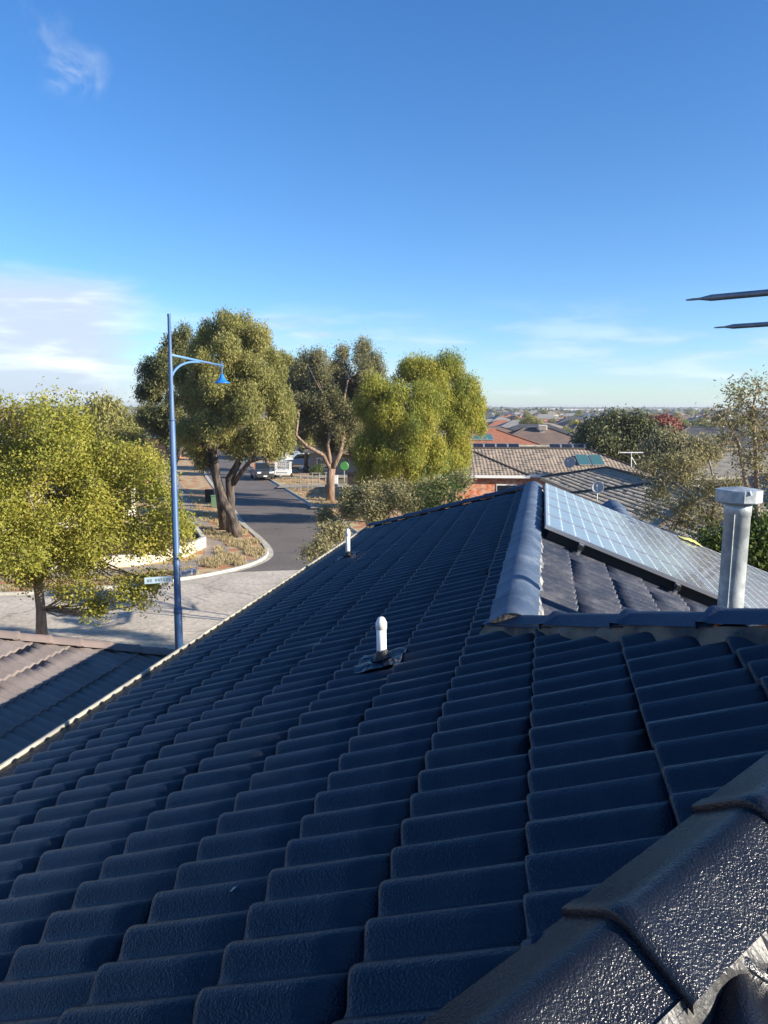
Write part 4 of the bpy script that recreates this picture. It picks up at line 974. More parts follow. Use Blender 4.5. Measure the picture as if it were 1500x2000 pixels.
roof_dk = mat('charcoal roof', (.055, .055, .06), .8, color2=(.075, .075, .08), vscale=1)
roof_br = mat('dull brown roof', (.175, .115, .085), .85, color2=(.13, .095, .075), vscale=.8)
roof_gy = mat('light grey roof', (.20, .19, .175), .8, color2=(.26, .24, .21), vscale=1)
roof_bg = mat('pale beige roof', (.27, .225, .17), .85, color2=(.22, .185, .145), vscale=1)
C_, PC = hip_house('orange_roof_house', 'orange terracotta roofed house right of the yellow-green trees', 13.6, 106, R(8), 13, 9.5, 3.0, .40, 0, roof_or, offwhite, roof_or)
D1, PD = hip_house('brown_roof_bungalow', 'dull brown roofed house with a cooler box on its ridge', 22.0, 112, R(2), 14.5, 11, 2.8, .40, -.3, roof_br, offwhite, tile_darkcap)
hip_house('brown_roof_bungalow', 'brown roofed house between the orange roof and the cooler box', 17.0, 128, R(20), 15, 10, 2.8, .40, -.4, roof_br, offwhite, tile_darkcap)
F_, PF = hip_house('charcoal_roof_house', 'charcoal hipped roof beside the red tree', 43.5, 104, R(-6), 17, 12, 2.9, .42, 0, roof_dk, offwhite, roof_dk)
mb = MB(); mb.tube([PF(1.5, -1, 4.8), PF(1.5, -1, 6.0)], .09, 8); tag(mb.build('roof_vent', white), 'thin white vent pipe on the charcoal roof', 'vent pipe')
# left street houses glimpsed through the street tree
hip_house('left_corner_house', 'pale rendered house glimpsed behind the yellow-green street tree', -24.5, 47, R(72), 17, 11, 2.7, .4, 0, roof_dk, offwhite, roof_dk)
hip_house('left_street_house', 'brick house further up the left side of the street', -31, 72, R(72), 16, 11, 2.7, .4, 0, roof_br, brick_or, tile_darkcap)
hip_house('left_far_house', 'grey roofed house behind the crown of the street tree', -44, 92, R(60), 16, 11, 2.7, .4, 0, roof_gy, offwhite, tile_darkcap)
hip_house('driveway_house', 'charcoal roofed house behind the tan forked gum', 0.5, 92, R(-18), 17, 11, 2.7, .42, 0, roof_dk, mat('grey render', (.22, .22, .21), .8), roof_dk)
hip_house('driveway_house', 'house at the end of the driveway behind the white four wheel drive', -5.5, 118, R(-18), 15, 11, 2.7, .42, 0, roof_gy, offwhite, roof_dk)

# fittings on the roofs
def dish(label, c, r_, face, pole=.6):
    t = thing('satellite_dish', label, 'satellite dish', c-DZ*pole); f = Vector(face).normalized(); X = f.orthogonal().normalized(); Y = f.cross(X)
    mb = MB(); mb.lathe(c, [(.0, -.10*r_/.4), (r_*.5, -.07*r_/.4), (r_*.85, -.02), (r_, 0.02), (r_*.99, .035), (r_*.8, .0), (r_*.5, -.045*r_/.4), (0, -.07*r_/.4)], 24, X=X, Y=Y, Z=f); mb.build('reflector', mat('dish grey', (.42, .41, .39), .6), t, smooth=True)
    mb = MB(); mb.tube([c-DZ*pole, c-f*.1], .025, 8); mb.build('mast', galv, t)
    mb = MB(); mb.tube([c-DZ*r_*.9, c+f*r_*1.1-DZ*.05], .012, 6); mb.box(c+f*r_*1.1, (.07, .07, .1)); mb.build('feed_arm', galv, t)
dish('round grey dish at the eave of the nearer khaki wing', ond(1167, 952, 40.5), .33, (-.35, -.9, .35), .7)
dish('grey dish low on the beige tiled roof', ond(1113, 903, 63.5), .48, (-.5, -.8, .3), .6)
t = thing('roof_antenna', 'thin white T-shaped antenna on the khaki ridge', 'antenna', ond(1233, 908, 48.5))
q = ond(1233, 884, 48.5); mb = MB(); mb.tube([ond(1233, 912, 48.5), q], .03, 6); mb.tube([ond(1243, 908, 48.5), ond(1234, 893, 48.5)], .02, 5); mb.build('mast', white, t)
mb = MB(); mb.tube([ond(1210, 884, 48.5), ond(1256, 884, 48.5)], .035, 6)
for k in range(7): p = ond(1212+k*7, 884, 48.5); mb.tube([p-Vector((0, .3, 0)), p+Vector((0, .3, 0))], .012, 4)
mb.build('boom', white, t)
tealg = mat('teal collector glass', (.06, .16, .155), .2, spec=.9)
def collector(label, c, X, S, w, h, group, cat='solar collector', nm='solar_collector', gm=None, par=None):
    t = thing(nm, label, cat, c, group)
    if par:
        t.location = (0, 0, 0); t.parent = par; t.matrix_parent_inverse = Matrix.Translation(par.location).inverted()
        for q in ('label', 'group', 'category'):
            if q in t: del t[q]
    n = X.cross(S).normalized()
    if n.z < 0: n = -n
    mb = MB(); mb.box(c, (w, h, .08), X=X, Y=S, Z=n); mb.build('frame', alu, t)
    mb = MB(); mb.box(c+n*.012, (w-.10, h-.10, .075), X=X, Y=S, Z=n); mb.build('glass', gm or tealg, t)
XA = Vector((math.cos(R(-1)), math.sin(R(-1)), 0)); YA = Vector((-XA.y, XA.x, 0)); SA = (YA+DZ*.405).normalized()
def onA(x, up): return PA(x, -4.8+up, 2.2+.405*up+.14)
for i, lab in enumerate(('left teal collector on the beige tiled roof', 'right teal collector on the beige tiled roof')):
    collector(lab, onA(4.4+i*1.15, 2.5), XA, SA, 1.05, 2.0, 'teal collectors on the beige roof')
SC = (Vector((-math.sin(R(8)), math.cos(R(8)), 0))+DZ*.4).normalized()
collector('teal collector on the orange roof', PC(-1.1, -2.6, 3.0+.4*2.15+.15), Vector((math.cos(R(8)), math.sin(R(8)), 0)), SC, 3.2, 1.9, None)
# black panels along the beige ridge
blackg = mat('black solar glass', (.018, .022, .032), .15, spec=.6)
for i in range(9):
    x = (-5.4+i*1.06) if i < 5 else (-5.4+i*1.06+2.6)
    c = PA(x, .35, 4.32); S = (YA*.80+DZ*.6).normalized()
    collector('black solar panel in the row on the beige ridge, %s' % ('left group' if i < 5 else 'right group'), c, XA, S, 1.0, .85, 'x', 'solar panel', 'solar_panel', blackg, par=A_)
# cooler box
t = thing('rooftop_cooler', 'boxy evaporative cooler on the dull brown ridge', 'cooler', PD(0.5, -1.0, 4.7)); c = PD(.5, -1.0, 5.15)
mb = MB(); mb.box(c, (1.25, 1.25, .75)); mb.build('housing', mat('beige plastic', (.52, .46, .38), .6), t, bevel=.05)
mb = MB()
for k in range(5): mb.box(c+Vector((0, -.64, -.25+k*.12)), (1.0, .03, .05))
mb.build('louvre', mat('shadow grille', (.12, .11, .1), .7), t); mb = MB(); mb.box(c-DZ*.6, (.7, .7, .5)); mb.build('duct', galv, t)

def zone(x, y):
    u = 750+FPX*x/y
    z = 'left of the lamp post' if u < 500 else 'beside the yellow-green trees' if u < 1010 else 'left of the big dark bush' if u < 1110 else 'above the big dark bush' if u < 1290 else 'near the red tree' if u < 1400 else 'by the right edge'
    d = 'just past the near roofs' if y < 150 else 'in the second row' if y < 220 else 'in the third row' if y < 310 else 'mid distance' if y < 430 else 'far off' if y < 650 else 'at the skyline'
    return z, d
ADJ = {}
def farlabel(o, what, x, y, tail):
    z, d = zone(x, y); s_ = ('%s %s, %s' % (what, d, z)).split(); l = ' '.join(s_); ADJ.setdefault(l, []).append((750+FPX*x/y, o)); o['group'] = 'houses towards the horizon' if 'roofed' in what else 'garden trees among the far houses'
# far suburb : a few kinds, copied
def proto_house(roofm, wallm, L, Wd, name, label, group):
    global WORLDP
    WORLDP = False
    t = thing(name, label, 'house', (0,0,0), group); hw, hl = Wd/2, L/2; ze = 2.8; zr = ze+.42*hw
    mb = MB(); c = [(-hl,-hw,ze), (hl,-hw,ze), (hl,hw,ze), (-hl,hw,ze)]; mb.add(c+[(-hl+hw,0,zr), (hl-hw,0,zr)], [(0,1,5,4), (1,2,5), (2,3,4,5), (3,0,4)])
    # garage wing
    gx = hl*.45; mb.add([(gx-3,-hw-4,ze-.02), (gx+3,-hw-4,ze-.02), (gx+3,-hw+2,ze-.02), (gx-3,-hw+2,ze-.02), (gx,-hw-1,ze+1.24), (gx,-hw+2.8,ze+1.24)], [(0,1,4), (1,2,5,4), (3,0,4,5)])
    mb.build('roof', roofm, t)
    mb = MB(); mb.box((0,0,ze/2-1), (L-.9, Wd-.9, ze+1.9)); mb.box((gx,-hw-1.3,ze/2-1), (5.1, 4.6, ze+1.86)); mb.build('wall', wallm, t)
    mb = MB()
    for x in (-hl*.6, -hl*.1): mb.box((x, -hw+.42, 1.6), (1.8, .1, 1.2))
    mb.box((gx, -hw-3.62, 1.1), (4.4, .1, 2.1)); mb.build('window', glassm, t)
    WORLDP = True
    return t
kinds = [(roof_dk, offwhite, 16, 11, 'charcoal roofed'), (roof_br, offwhite, 15, 11, 'brown roofed'), (roof_gy, brick_or, 17, 11, 'grey roofed'), (roof_bg, offwhite, 15, 12, 'beige roofed'), (roof_or, brick_or, 14, 11, 'orange roofed'), (mat('slate blue roof', (.08, .10, .14), .6), white, 16, 12, 'blue grey roofed')]
protos = [proto_house(a, b_, l, w, 'suburban_house', '%s house, one of many small ones towards the horizon' % k_, '%s houses towards the horizon' % k_) for a, b_, l, w, k_ in kinds]
rr = random.Random(99); placed = [(13.6, 106), (22, 112), (17, 128), (43.5, 104), (38, 105)]; used = set(); cnt = 0
def sees(x, y):
    u = 750+FPX*x/y; return 925 < u < 1520 or 150 < u < 290
tries = 0; dlist = []
while cnt < 170 and tries < 20000:
    tries += 1
    y = 118+ (rr.random()**1.5)*900; u = rr.uniform(930, 1530) if rr.random() < .88 else rr.uniform(150, 290); x = (u-750)/FPX*y
    if any((x-a)**2+(y-b_)**2 < (23+ (y/80))**2 for a, b_ in placed): continue
    placed.append((x, y)); k = rr.choices(range(6), (5, 5, 4, 4, 1, 2))[0]
    o = protos[k] if k not in used else copy_tree(protos[k]); used.add(k)
    o.location = (x, y, gz(x, y)); o.rotation_euler = (0, 0, R(rr.choice((0, 90, 180, 270))+rr.uniform(-14, 14)+8)); s = rr.uniform(.9, 1.15); o.scale = (s, s, rr.uniform(.95, 1.2)); cnt += 1; farlabel(o, kinds[k][4]+' house', x, y, '')
for k in range(6):
    if k not in used: bpy.data.objects.remove(protos[k])
# trees between them
def proto_tree(lm, h, w, seed, label, group, n=1500):
    global WORLDP
    WORLDP = False
    t = thing('garden_tree', label, 'tree', (0,0,0), group); lob = sublobes((0, 0, h*.60), (w, w, h*.40), 9, (w*.38, w*.6), seed, .2)
    mb = MB(); mb.tube([(0,0,-.5), (.1,0,h*.3), (0,.1,h*.6)], [.16, .12, .07], 6); mb.build('trunk', bark, t)
    V, ti = leaf_cloud(lob, n, .55, .5, .2, seed, spr=.28, per=8); quads_obj('crown', V, ti, lm, t)
    WORLDP = True
    return t
tk = [(LEAF_DK, 6.5, 3.0, 'dark green'), (LEAF_GUM, 8, 3.2, 'olive'), (LEAF_WAT, 5.5, 2.8, 'yellow-green'), (LEAF_RED, 4.5, 2.4, 'red'), (LEAF_OLV, 5, 2.6, 'pale olive')]
tp_ = [proto_tree(a, h, w, 60+i, '%s garden tree, one of many among the far houses' % l, '%s garden trees among the far houses' % l, 2200) for i, (a, h, w, l) in enumerate(tk)]
used = set(); cnt = 0; tries = 0
while cnt < 260 and tries < 20000:
    tries += 1
    y = 95+(rr.random()**1.5)*900; u = rr.uniform(935, 1530) if rr.random() < .85 else rr.uniform(150, 300); x = (u-750)/FPX*y
    if y < 175 and 930 < u < 1130: continue
    if any((x-a)**2+(y-b_)**2 < 11**2 for a, b_ in placed): continue
    k = rr.choices(range(5), (6, 6, 4, 1, 4))[0]; o = tp_[k] if k not in used else copy_tree(tp_[k]); used.add(k)
    o.location = (x, y, gz(x, y)); o.rotation_euler = (0, 0, rr.uniform(0, 6.28)); s = rr.uniform(.55, 1.05)*(.8 if y < 200 else 1); o.scale = (s*1.1, s*1.1, s); cnt += 1; farlabel(o, ('small ' if s < .75 else 'tall ')+tk[k][3]+' tree', x, y, '')
# long white sheds near the skyline
for i in range(14):
    u = rr.uniform(930, 1500); y = rr.uniform(1300, 2100); x = (u-750)/FPX*y; z = gz(x, y)
    t = thing('industrial_shed', 'long pale industrial shed low on the skyline', 'shed', (x, y, z), 'pale industrial sheds on the skyline')
    ADJ.setdefault('long pale industrial shed low on the skyline', []).append((u, t))
    L_, D_, H_ = rr.uniform(30, 80), rr.uniform(20, 40), rr.uniform(5, 8)
    mb = MB(); mb.box((x, y, z+H_/2-2), (L_, D_, H_+4)); mb.build('wall', white, t)
    mb = MB(); mb.add([(x-L_/2-1, y-D_/2-1, z+H_+.01), (x+L_/2+1, y-D_/2-1, z+H_+.01), (x+L_/2+1, y, z+H_+2), (x-L_/2-1, y, z+H_+2), (x+L_/2+1, y+D_/2+1, z+H_+.01), (x-L_/2-1, y+D_/2+1, z+H_+.01)], [(0,1,2,3), (3,2,4,5)]); mb.build('roof', roof_gy, t)
# distant woods and rooftops beyond counting
def far_mass():
    r = np.random.default_rng(4); Vs = []; T = []
    for i in range(2600):
        y = 700+r.random()**.8*2500; u = r.uniform(60, 1520); x = (u-750)/FPX*y; z = gz(x, y); w = r.uniform(5, 16); h = r.uniform(3.0, 7)
        n = 26; c = np.array([x, y, z])+r.normal(0, 1, (n, 3))*[w*.5, w*.4, h*.28]+[0, 0, h*.45]
        s = r.uniform(1.6, 3.4, (n, 1)); a = r.normal(size=(n, 3)); a /= np.linalg.norm(a, axis=1)[:, None]; b_ = np.cross(a, r.normal(size=(n, 3))); b_ /= np.linalg.norm(b_, axis=1)[:, None]
        Vs.append(np.stack([c-a*s, c+b_*s*.7, c+a*s, c-b_*s*.7], 1).reshape(-1, 3)); T.append(np.full(n, np.clip(r.normal(.4, .25), 0, 1)))
    tag(quads_obj('distant_woods', np.concatenate(Vs), np.concatenate(T), LEAF_GUMD, None), kind='stuff', label='hazy band of far trees along the horizon')
    mb = MB()
    for i in range(1500):
        y = 900+r.random()**.8*1900; u = r.uniform(900, 1520); x = (u-750)/FPX*y; z = gz(x, y); w, d, h = r.uniform(9, 17), r.uniform(8, 13), r.uniform(4, 6); mb.cur = int(r.integers(0, 4))
        mb.add([(x-w/2, y-d/2, z-1), (x+w/2, y-d/2, z-1), (x+w/2, y-d/2, z+h*.55), (x-w/2, y-d/2, z+h*.55), (x-w*.2, y, z+h), (x+w*.2, y, z+h), (x-w/2, y+d/2, z+h*.55), (x+w/2, y+d/2, z+h*.55)], [(0,1,2,3), (3,2,5,4), (3,4,6), (2,7,5), (4,5,7,6)])
    tag(mb.build('distant_rooftops', [roof_dk, roof_gy, roof_bg, offwhite], None), kind='stuff', label='carpet of tiny far rooftops below the skyline')
far_mass()

# ================================================================= STREET
# lamp post
def lamp():
    by = 22.3; base = Vector((ond(349, 1300, by).x-.0, by, 0)); top = ond(335, 613, by); x = base.x+.03
    t = thing('street_lamp', 'tall blue lamp post with a curved arm and bell shade', 'street lamp', (x, by, 0))
    def P(z, dx=0, dy=0): return Vector((x+dx, by+dy, z))
    zs = ond(347, 1190, by).z; zm = ond(341, 820, by).z; zt = top.z
    mb = MB(); mb.tube([P(0), P(zs), P(zs+.02), P(zm), P(zm+.02), P(zt-.1), P(zt-.02), P(zt)], [.125, .118, .103, .085, .072, .045, .052, .045], 18); mb.build('post', bluepole, t, smooth=True)
    mb = MB(); mb.tube([P(zs-.12), P(zs+.03)], .128, 18); mb.tube([P(zm-.03), P(zm+.03)], .092, 18); mb.build('collar', bluepole, t, smooth=True)
    a0 = ond(341, 693, by); a1 = ond(431, 714, by)
    # arm leans towards us so that it falls in the picture although it is level
    h = a0.z; q = ray(433, 714); k = (h-CAMZ)/q.z; e = Vector((0, 0, CAMZ))+q*k
    ad = (Vector((e.x, e.y, 0))-Vector((x, by, 0))); L = ad.length; ad.normalize()
    mb = MB(); mb.tube([P(h), P(h)+ad*L*1.03], [.038, .032], 10); mb.build('arm', palebl, t, smooth=True)
    hb = ond(343, 747, by).z; pts = []
    for i in range(13):
        s = i/12; a = s*math.pi/2; pts.append(P(hb+(h-.05-hb)*math.sin(a))+ad*(L*.52*(1-math.cos(a))))
    mb = MB(); mb.tube(pts, .035, 8); mb.build('brace', palebl, t, smooth=True)
    c = P(h)+ad*L
    mb = MB(); mb.tube([c+DZ*.16, c+DZ*.02, c-DZ*.30], [.02, .032, .03], 8); mb.build('hanger', bluepole, t)
    mb = MB(); mb.lathe(c-DZ*.30, [(.035, 0), (.07, -.03), (.085, -.10), (.13, -.19), (.24, -.27), (.275, -.29), (.275, -.32), (.255, -.31), (.12, -.20)], 24); mb.build('lamp_shade', bluelamp, t, smooth=True)
    mb = MB(); mb.lathe(c-DZ*.30, [(.0, -.34), (.12, -.33), (.17, -.29), (.17, -.26)], 16); mb.build('lamp_glass', mat('milky lamp glass', (.6, .6, .55), .3), t, smooth=True)
    # street name blades
    zb = ond(345, 1130, by).z
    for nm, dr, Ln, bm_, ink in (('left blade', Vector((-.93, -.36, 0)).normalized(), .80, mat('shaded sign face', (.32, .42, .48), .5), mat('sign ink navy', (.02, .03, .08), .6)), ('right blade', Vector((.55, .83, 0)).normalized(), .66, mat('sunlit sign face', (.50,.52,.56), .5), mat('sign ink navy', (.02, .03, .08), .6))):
        zz = zb if nm[0] == 'l' else zb+.12
        c = P(zz)+dr*(Ln/2+.12); nrm = Vector((dr.y, -dr.x, 0))
        if nrm.y > 0: nrm = -nrm
        mb = MB(); mb.box(c, (Ln, .02, .19), X=dr, Y=nrm); s_ = mb.build('street_sign', bm_, t)
        s_['label'] = 'street name blade pointing %s' % nm.split()[0]
        mb = MB(); rq = random.Random(4)
        for k in range(9):
            xx = -Ln*.40+k*Ln*.095
            if k == 6: continue
            o = c+dr*xx+nrm*.013
            mb.box(o, (.012, .004, .085), X=dr, Y=nrm); mb.box(o+dr*.032, (.012, .004, .085), X=dr, Y=nrm); mb.box(o+dr*.016+DZ*rq.choice((-.036, 0, .036)), (.03, .005, .012), X=dr, Y=nrm)
        mb.build('lettering', ink, s_)
lamp()

# retaining wall and garden bed on the left corner
rw = [(-11.9, 47.2), (-9.75, 41.2), (-10.15, 38.4), (-12.0, 36.0), (-16.5, 34.4), (-24, 34.4)]
mb = MB()
for (a, b_) in zip(rw[:-1], rw[1:]):
    p, q = Vector((*a, 0)), Vector((*b_, 0)); d = (q-p); L_ = d.length; d.normalize(); c = (p+q)/2+DZ*.33
    mb.box(c, (L_+.12, .22, .66), X=d, Y=Vector((d.y, -d.x, 0)))
tag(mb.build('retaining_wall', mat('cream garden wall', (.66, .60, .47), .85, color2=(.52, .47, .37), vscale=3)), 'low cream retaining wall round the corner garden', 'wall')
sheet('garden_bed', [(-11.8, 47.0), (-9.9, 41.2), (-10.3, 38.5), (-12.1, 36.2), (-16.5, 34.6), (-24, 34.6), (-24, 41), (-17, 47)], .5, mat('dark mulch', (.075, .040, .028), .95, color2=(.13, .075, .05), vscale=3, bump=(20, .8, .05)))
# dry grass tufts : uncountable
def tufts():
    r = np.random.default_rng(8); Vs = []
    def strip(line, d0, d1, n):
        o0 = offset(line, d0); o1 = offset(line, d1); o = []
        for _ in range(n):
            i = r.integers(0, len(o0)-1); s = r.random(); w = r.random(); a = o0[i].lerp(o0[i+1], s); b_ = o1[i].lerp(o1[i+1], s); p = a.lerp(b_, w); o.append((p.x, p.y))
        return o
    seg = [p for p in kL if 34.5 < p.y < 70]; pts = strip(seg, .5, 3.0, 2600)+strip([p for p in kL if p.y < 36.5 and p.x > -16], .5, 1.9, 1500)+strip([p for p in kR if 50 < p.y < 90], -.5, -4, 1200)
    nz_ = lambda x, y: math.sin(x*1.9+1)*math.sin(y*1.3)+.5*math.sin(x*3.7+y*2.1)
    pts = [p for p in pts if nz_(*p) > -.15]
    P_ = np.array(pts); n = 7; c = np.repeat(P_, n, 0); c = np.column_stack([c+r.normal(0, .07, (len(c), 2)), np.full(len(c), .09)])
    h = r.uniform(.06, .20, (len(c), 1)); lean = r.normal(0, .06, (len(c), 2)); w = r.normal(0, 1, (len(c), 2)); w /= np.linalg.norm(w, axis=1)[:, None]; w = np.column_stack([w*.018, np.zeros(len(c))])
    tp = c+np.column_stack([lean, h]); V = np.stack([c-w, c+w, tp+w*.2, tp-w*.2], 1).reshape(-1, 3)
    lm = leafmat('straw grass blades', (.26, .22, .09), (.44, .34, .18), (.55, .45, .27), .3)
    tag(quads_obj('dry_grass', V, r.uniform(0, 1, len(c)), lm, None), kind='stuff', label='straw coloured grass tufts on the kerb strips')
tufts()
# fallen leaves near shrubs, garden shrubs on the corner
for i, (x, y, s, lm, lab) in enumerate(((-12.8, 40.5, .8, LEAF_OLV, 'small pale shrub in the corner garden bed'), (-14.5, 38, .9, LEAF_DK, 'dark shrub behind the cream retaining wall'), (-13.2, 44.5, .9, LEAF_GUM, 'olive shrub at the back of the corner garden'), (-17.5, 37.5, 1.0, LEAF_OLV, 'pale shrub deep in the corner garden'), (-2.6, 58, .8, LEAF_OLV, 'small pale shrub by the tan forked trunk'), (-1.8, 70, 1.1, LEAF_DK, 'dark hedge shrub behind the tan trunk'), (1.0, 72, 1.3, LEAF_DK, 'dark shrub under the yellow-green trees'), (-7.2, 84, .9, LEAF_GR, 'bright green shrub beside the driveway'), (-.5, 63, .9, LEAF_GR, 'green shrub right of the tan trunk'))):
    lob = sublobes((x, y, .55+s*.5), (s, s, s*.7), 6, (s*.4, s*.6), 80+i, .1)
    tree('garden_shrub', lab, 'shrub', Vector((x, y, .4)), [([(x, y, 0), (x, y, s*.9)], [.05, .03])], lob, lm, bark_gr, 1800, .13, .45, .1, 80+i, spr=.10, r0=.02, trunkname='stem')
# services cabinet, bin, letterbox
def boxthing(name, label, cat, c, size, m, lidm=None, rot=0):
    t = thing(name, label, cat, (c[0], c[1], c[2])); X = Vector((math.cos(rot), math.sin(rot), 0)); Y = Vector((-X.y, X.x, 0))
    mb = MB(); mb.box((c[0], c[1], c[2]+size[2]/2), size, X=X, Y=Y); mb.build('body', m, t, bevel=.03)
    mb = MB(); mb.box((c[0], c[1], c[2]+size[2]+.03), (size[0]+.06, size[1]+.06, .06), X=X, Y=Y); mb.build('lid', lidm or m, t, bevel=.015)
    return t
gc = mat('pale green cabinet paint', (.13, .24, .13), .6)
boxthing('utility_cabinet', 'small pale green service cabinet on the left kerb strip', 'cabinet', (-12.9, 58.5, .09), (.55, .4, .85), gc)
t = boxthing('wheelie_bin', 'black wheelie bin by the left footpath', 'bin', (-14.0, 61.5, .09), (.6, .6, .98), rubber)
t = boxthing('letterbox', 'white letterbox beside the timber trestles', 'letterbox', (-4.6, 73.2, .14), (.4, .35, 1.15), white)
# timber trestles on the verge
tim = mat('bleached timber', (.30, .26, .21), .85, color2=(.22, .19, .16), vscale=6)
for i, (x, y, lab) in enumerate(((-7.3, 70.2, 'left pale timber trestle on the verge'), (-6.3, 70.9, 'middle pale timber trestle on the verge'), (-5.1, 71.4, 'right pale timber trestle by the letterbox'))):
    t = thing('timber_trestle', lab, 'trestle', (x, y, .1), 'timber trestles on the verge')
    for sx in (-.35, .35):
        for sy in (-.25, .25):
            mb = MB(); mb.tube([(x+sx, y+sy*1.6, .1), (x+sx*.9, y+sy*.2, 1.75)], .035, 5); mb.build('leg', tim, t)
    mb = MB(); mb.box((x, y, 1.72), (.95, .1, .1)); mb.box((x, y-.2, .9), (.85, .05, .08)); mb.build('top_rail', tim, t)
t = thing('pennant_sign', 'small white pennant on a post beside the caged trailer', 'sign', (-11.0, 86, 0))
mb = MB(); mb.tube([(-11.0, 86, 0), (-11.0, 86, 3.1)], .035, 6); mb.build('post', galv, t)
mb = MB(); mb.add([(-11.0, 86, 3.0), (-10.1, 86, 2.0), (-11.0, 86, 1.9), (-11.0, 86.03, 3.0), (-10.1, 86.03, 2.0), (-11.0, 86.03, 1.9)], [(0,2,1), (3,4,5), (0,1,4,3), (1,2,5,4), (2,0,3,5)]); mb.build('pennant', white, t)
t = thing('round_sign', 'bright green round disc standing behind the tan trunk', 'sign', (-4.0, 77, 0))
mb = MB(); mb.tube([(-4.0, 77, 0), (-4.0, 77, 1.5)], .03, 6); mb.build('post', galv, t)
mb = MB(); mb.lathe((-4.0, 76.97, 1.95), [(0, .04), (.40, .04), (.46, .0), (.40, -.03), (0, -.03)], 20, X=(1,0,0), Y=(0,0,1), Z=(0,-1,0)); mb.build('disc', mat('vivid green', (.06, .24, .06), .5), t)
# fences
def fence(name, label, pts, h, m, dz=.0, gap=.0):
    t = thing(name, label, 'fence', (*pts[0], 0))
    for a, b_ in zip(pts[:-1], pts[1:]):
        p, q = Vector((*a, dz)), Vector((*b_, dz)); d = q-p; L_ = d.length; d.normalize(); Yv = Vector((d.y, -d.x, 0)); n = int(L_/.16); mb = MB()
        for k in range(n): mb.box(p+d*(.08+k*.16)+DZ*(h/2+random.uniform(-.01, .01)), (.135, .02, h), X=d, Y=Yv)
        mb.build('paling', m, t); mb = MB(); mb.box((p+q)/2+DZ*h*.8, (L_, .05, .08), X=d, Y=Yv); mb.box((p+q)/2+DZ*h*.25, (L_, .05, .08), X=d, Y=Yv); mb.build('rail', m, t)
timd = mat('weathered dark paling', (.10, .075, .055), .9, color2=(.16, .12, .09), vscale=3)
fence('paling_fence', 'dark paling fence behind the tan forked trunk', [(-3.6, 75.5), (3.5, 73.0), (9, 72)], 1.5, timd)
fence('paling_fence', 'brown paling fence low at the right edge behind the flue', [(11.5, 25.5), (18, 22.0)], 1.9, mat('brown paling', (.16, .10, .07), .9, color2=(.23, .15, .10), vscale=3))
if 0: fence('paling_fence', 'paling fence between the beige house and the green shrub tips', [(5.5, 57.5), (12, 57.0), (10.8, 50)], 1.8, timd)

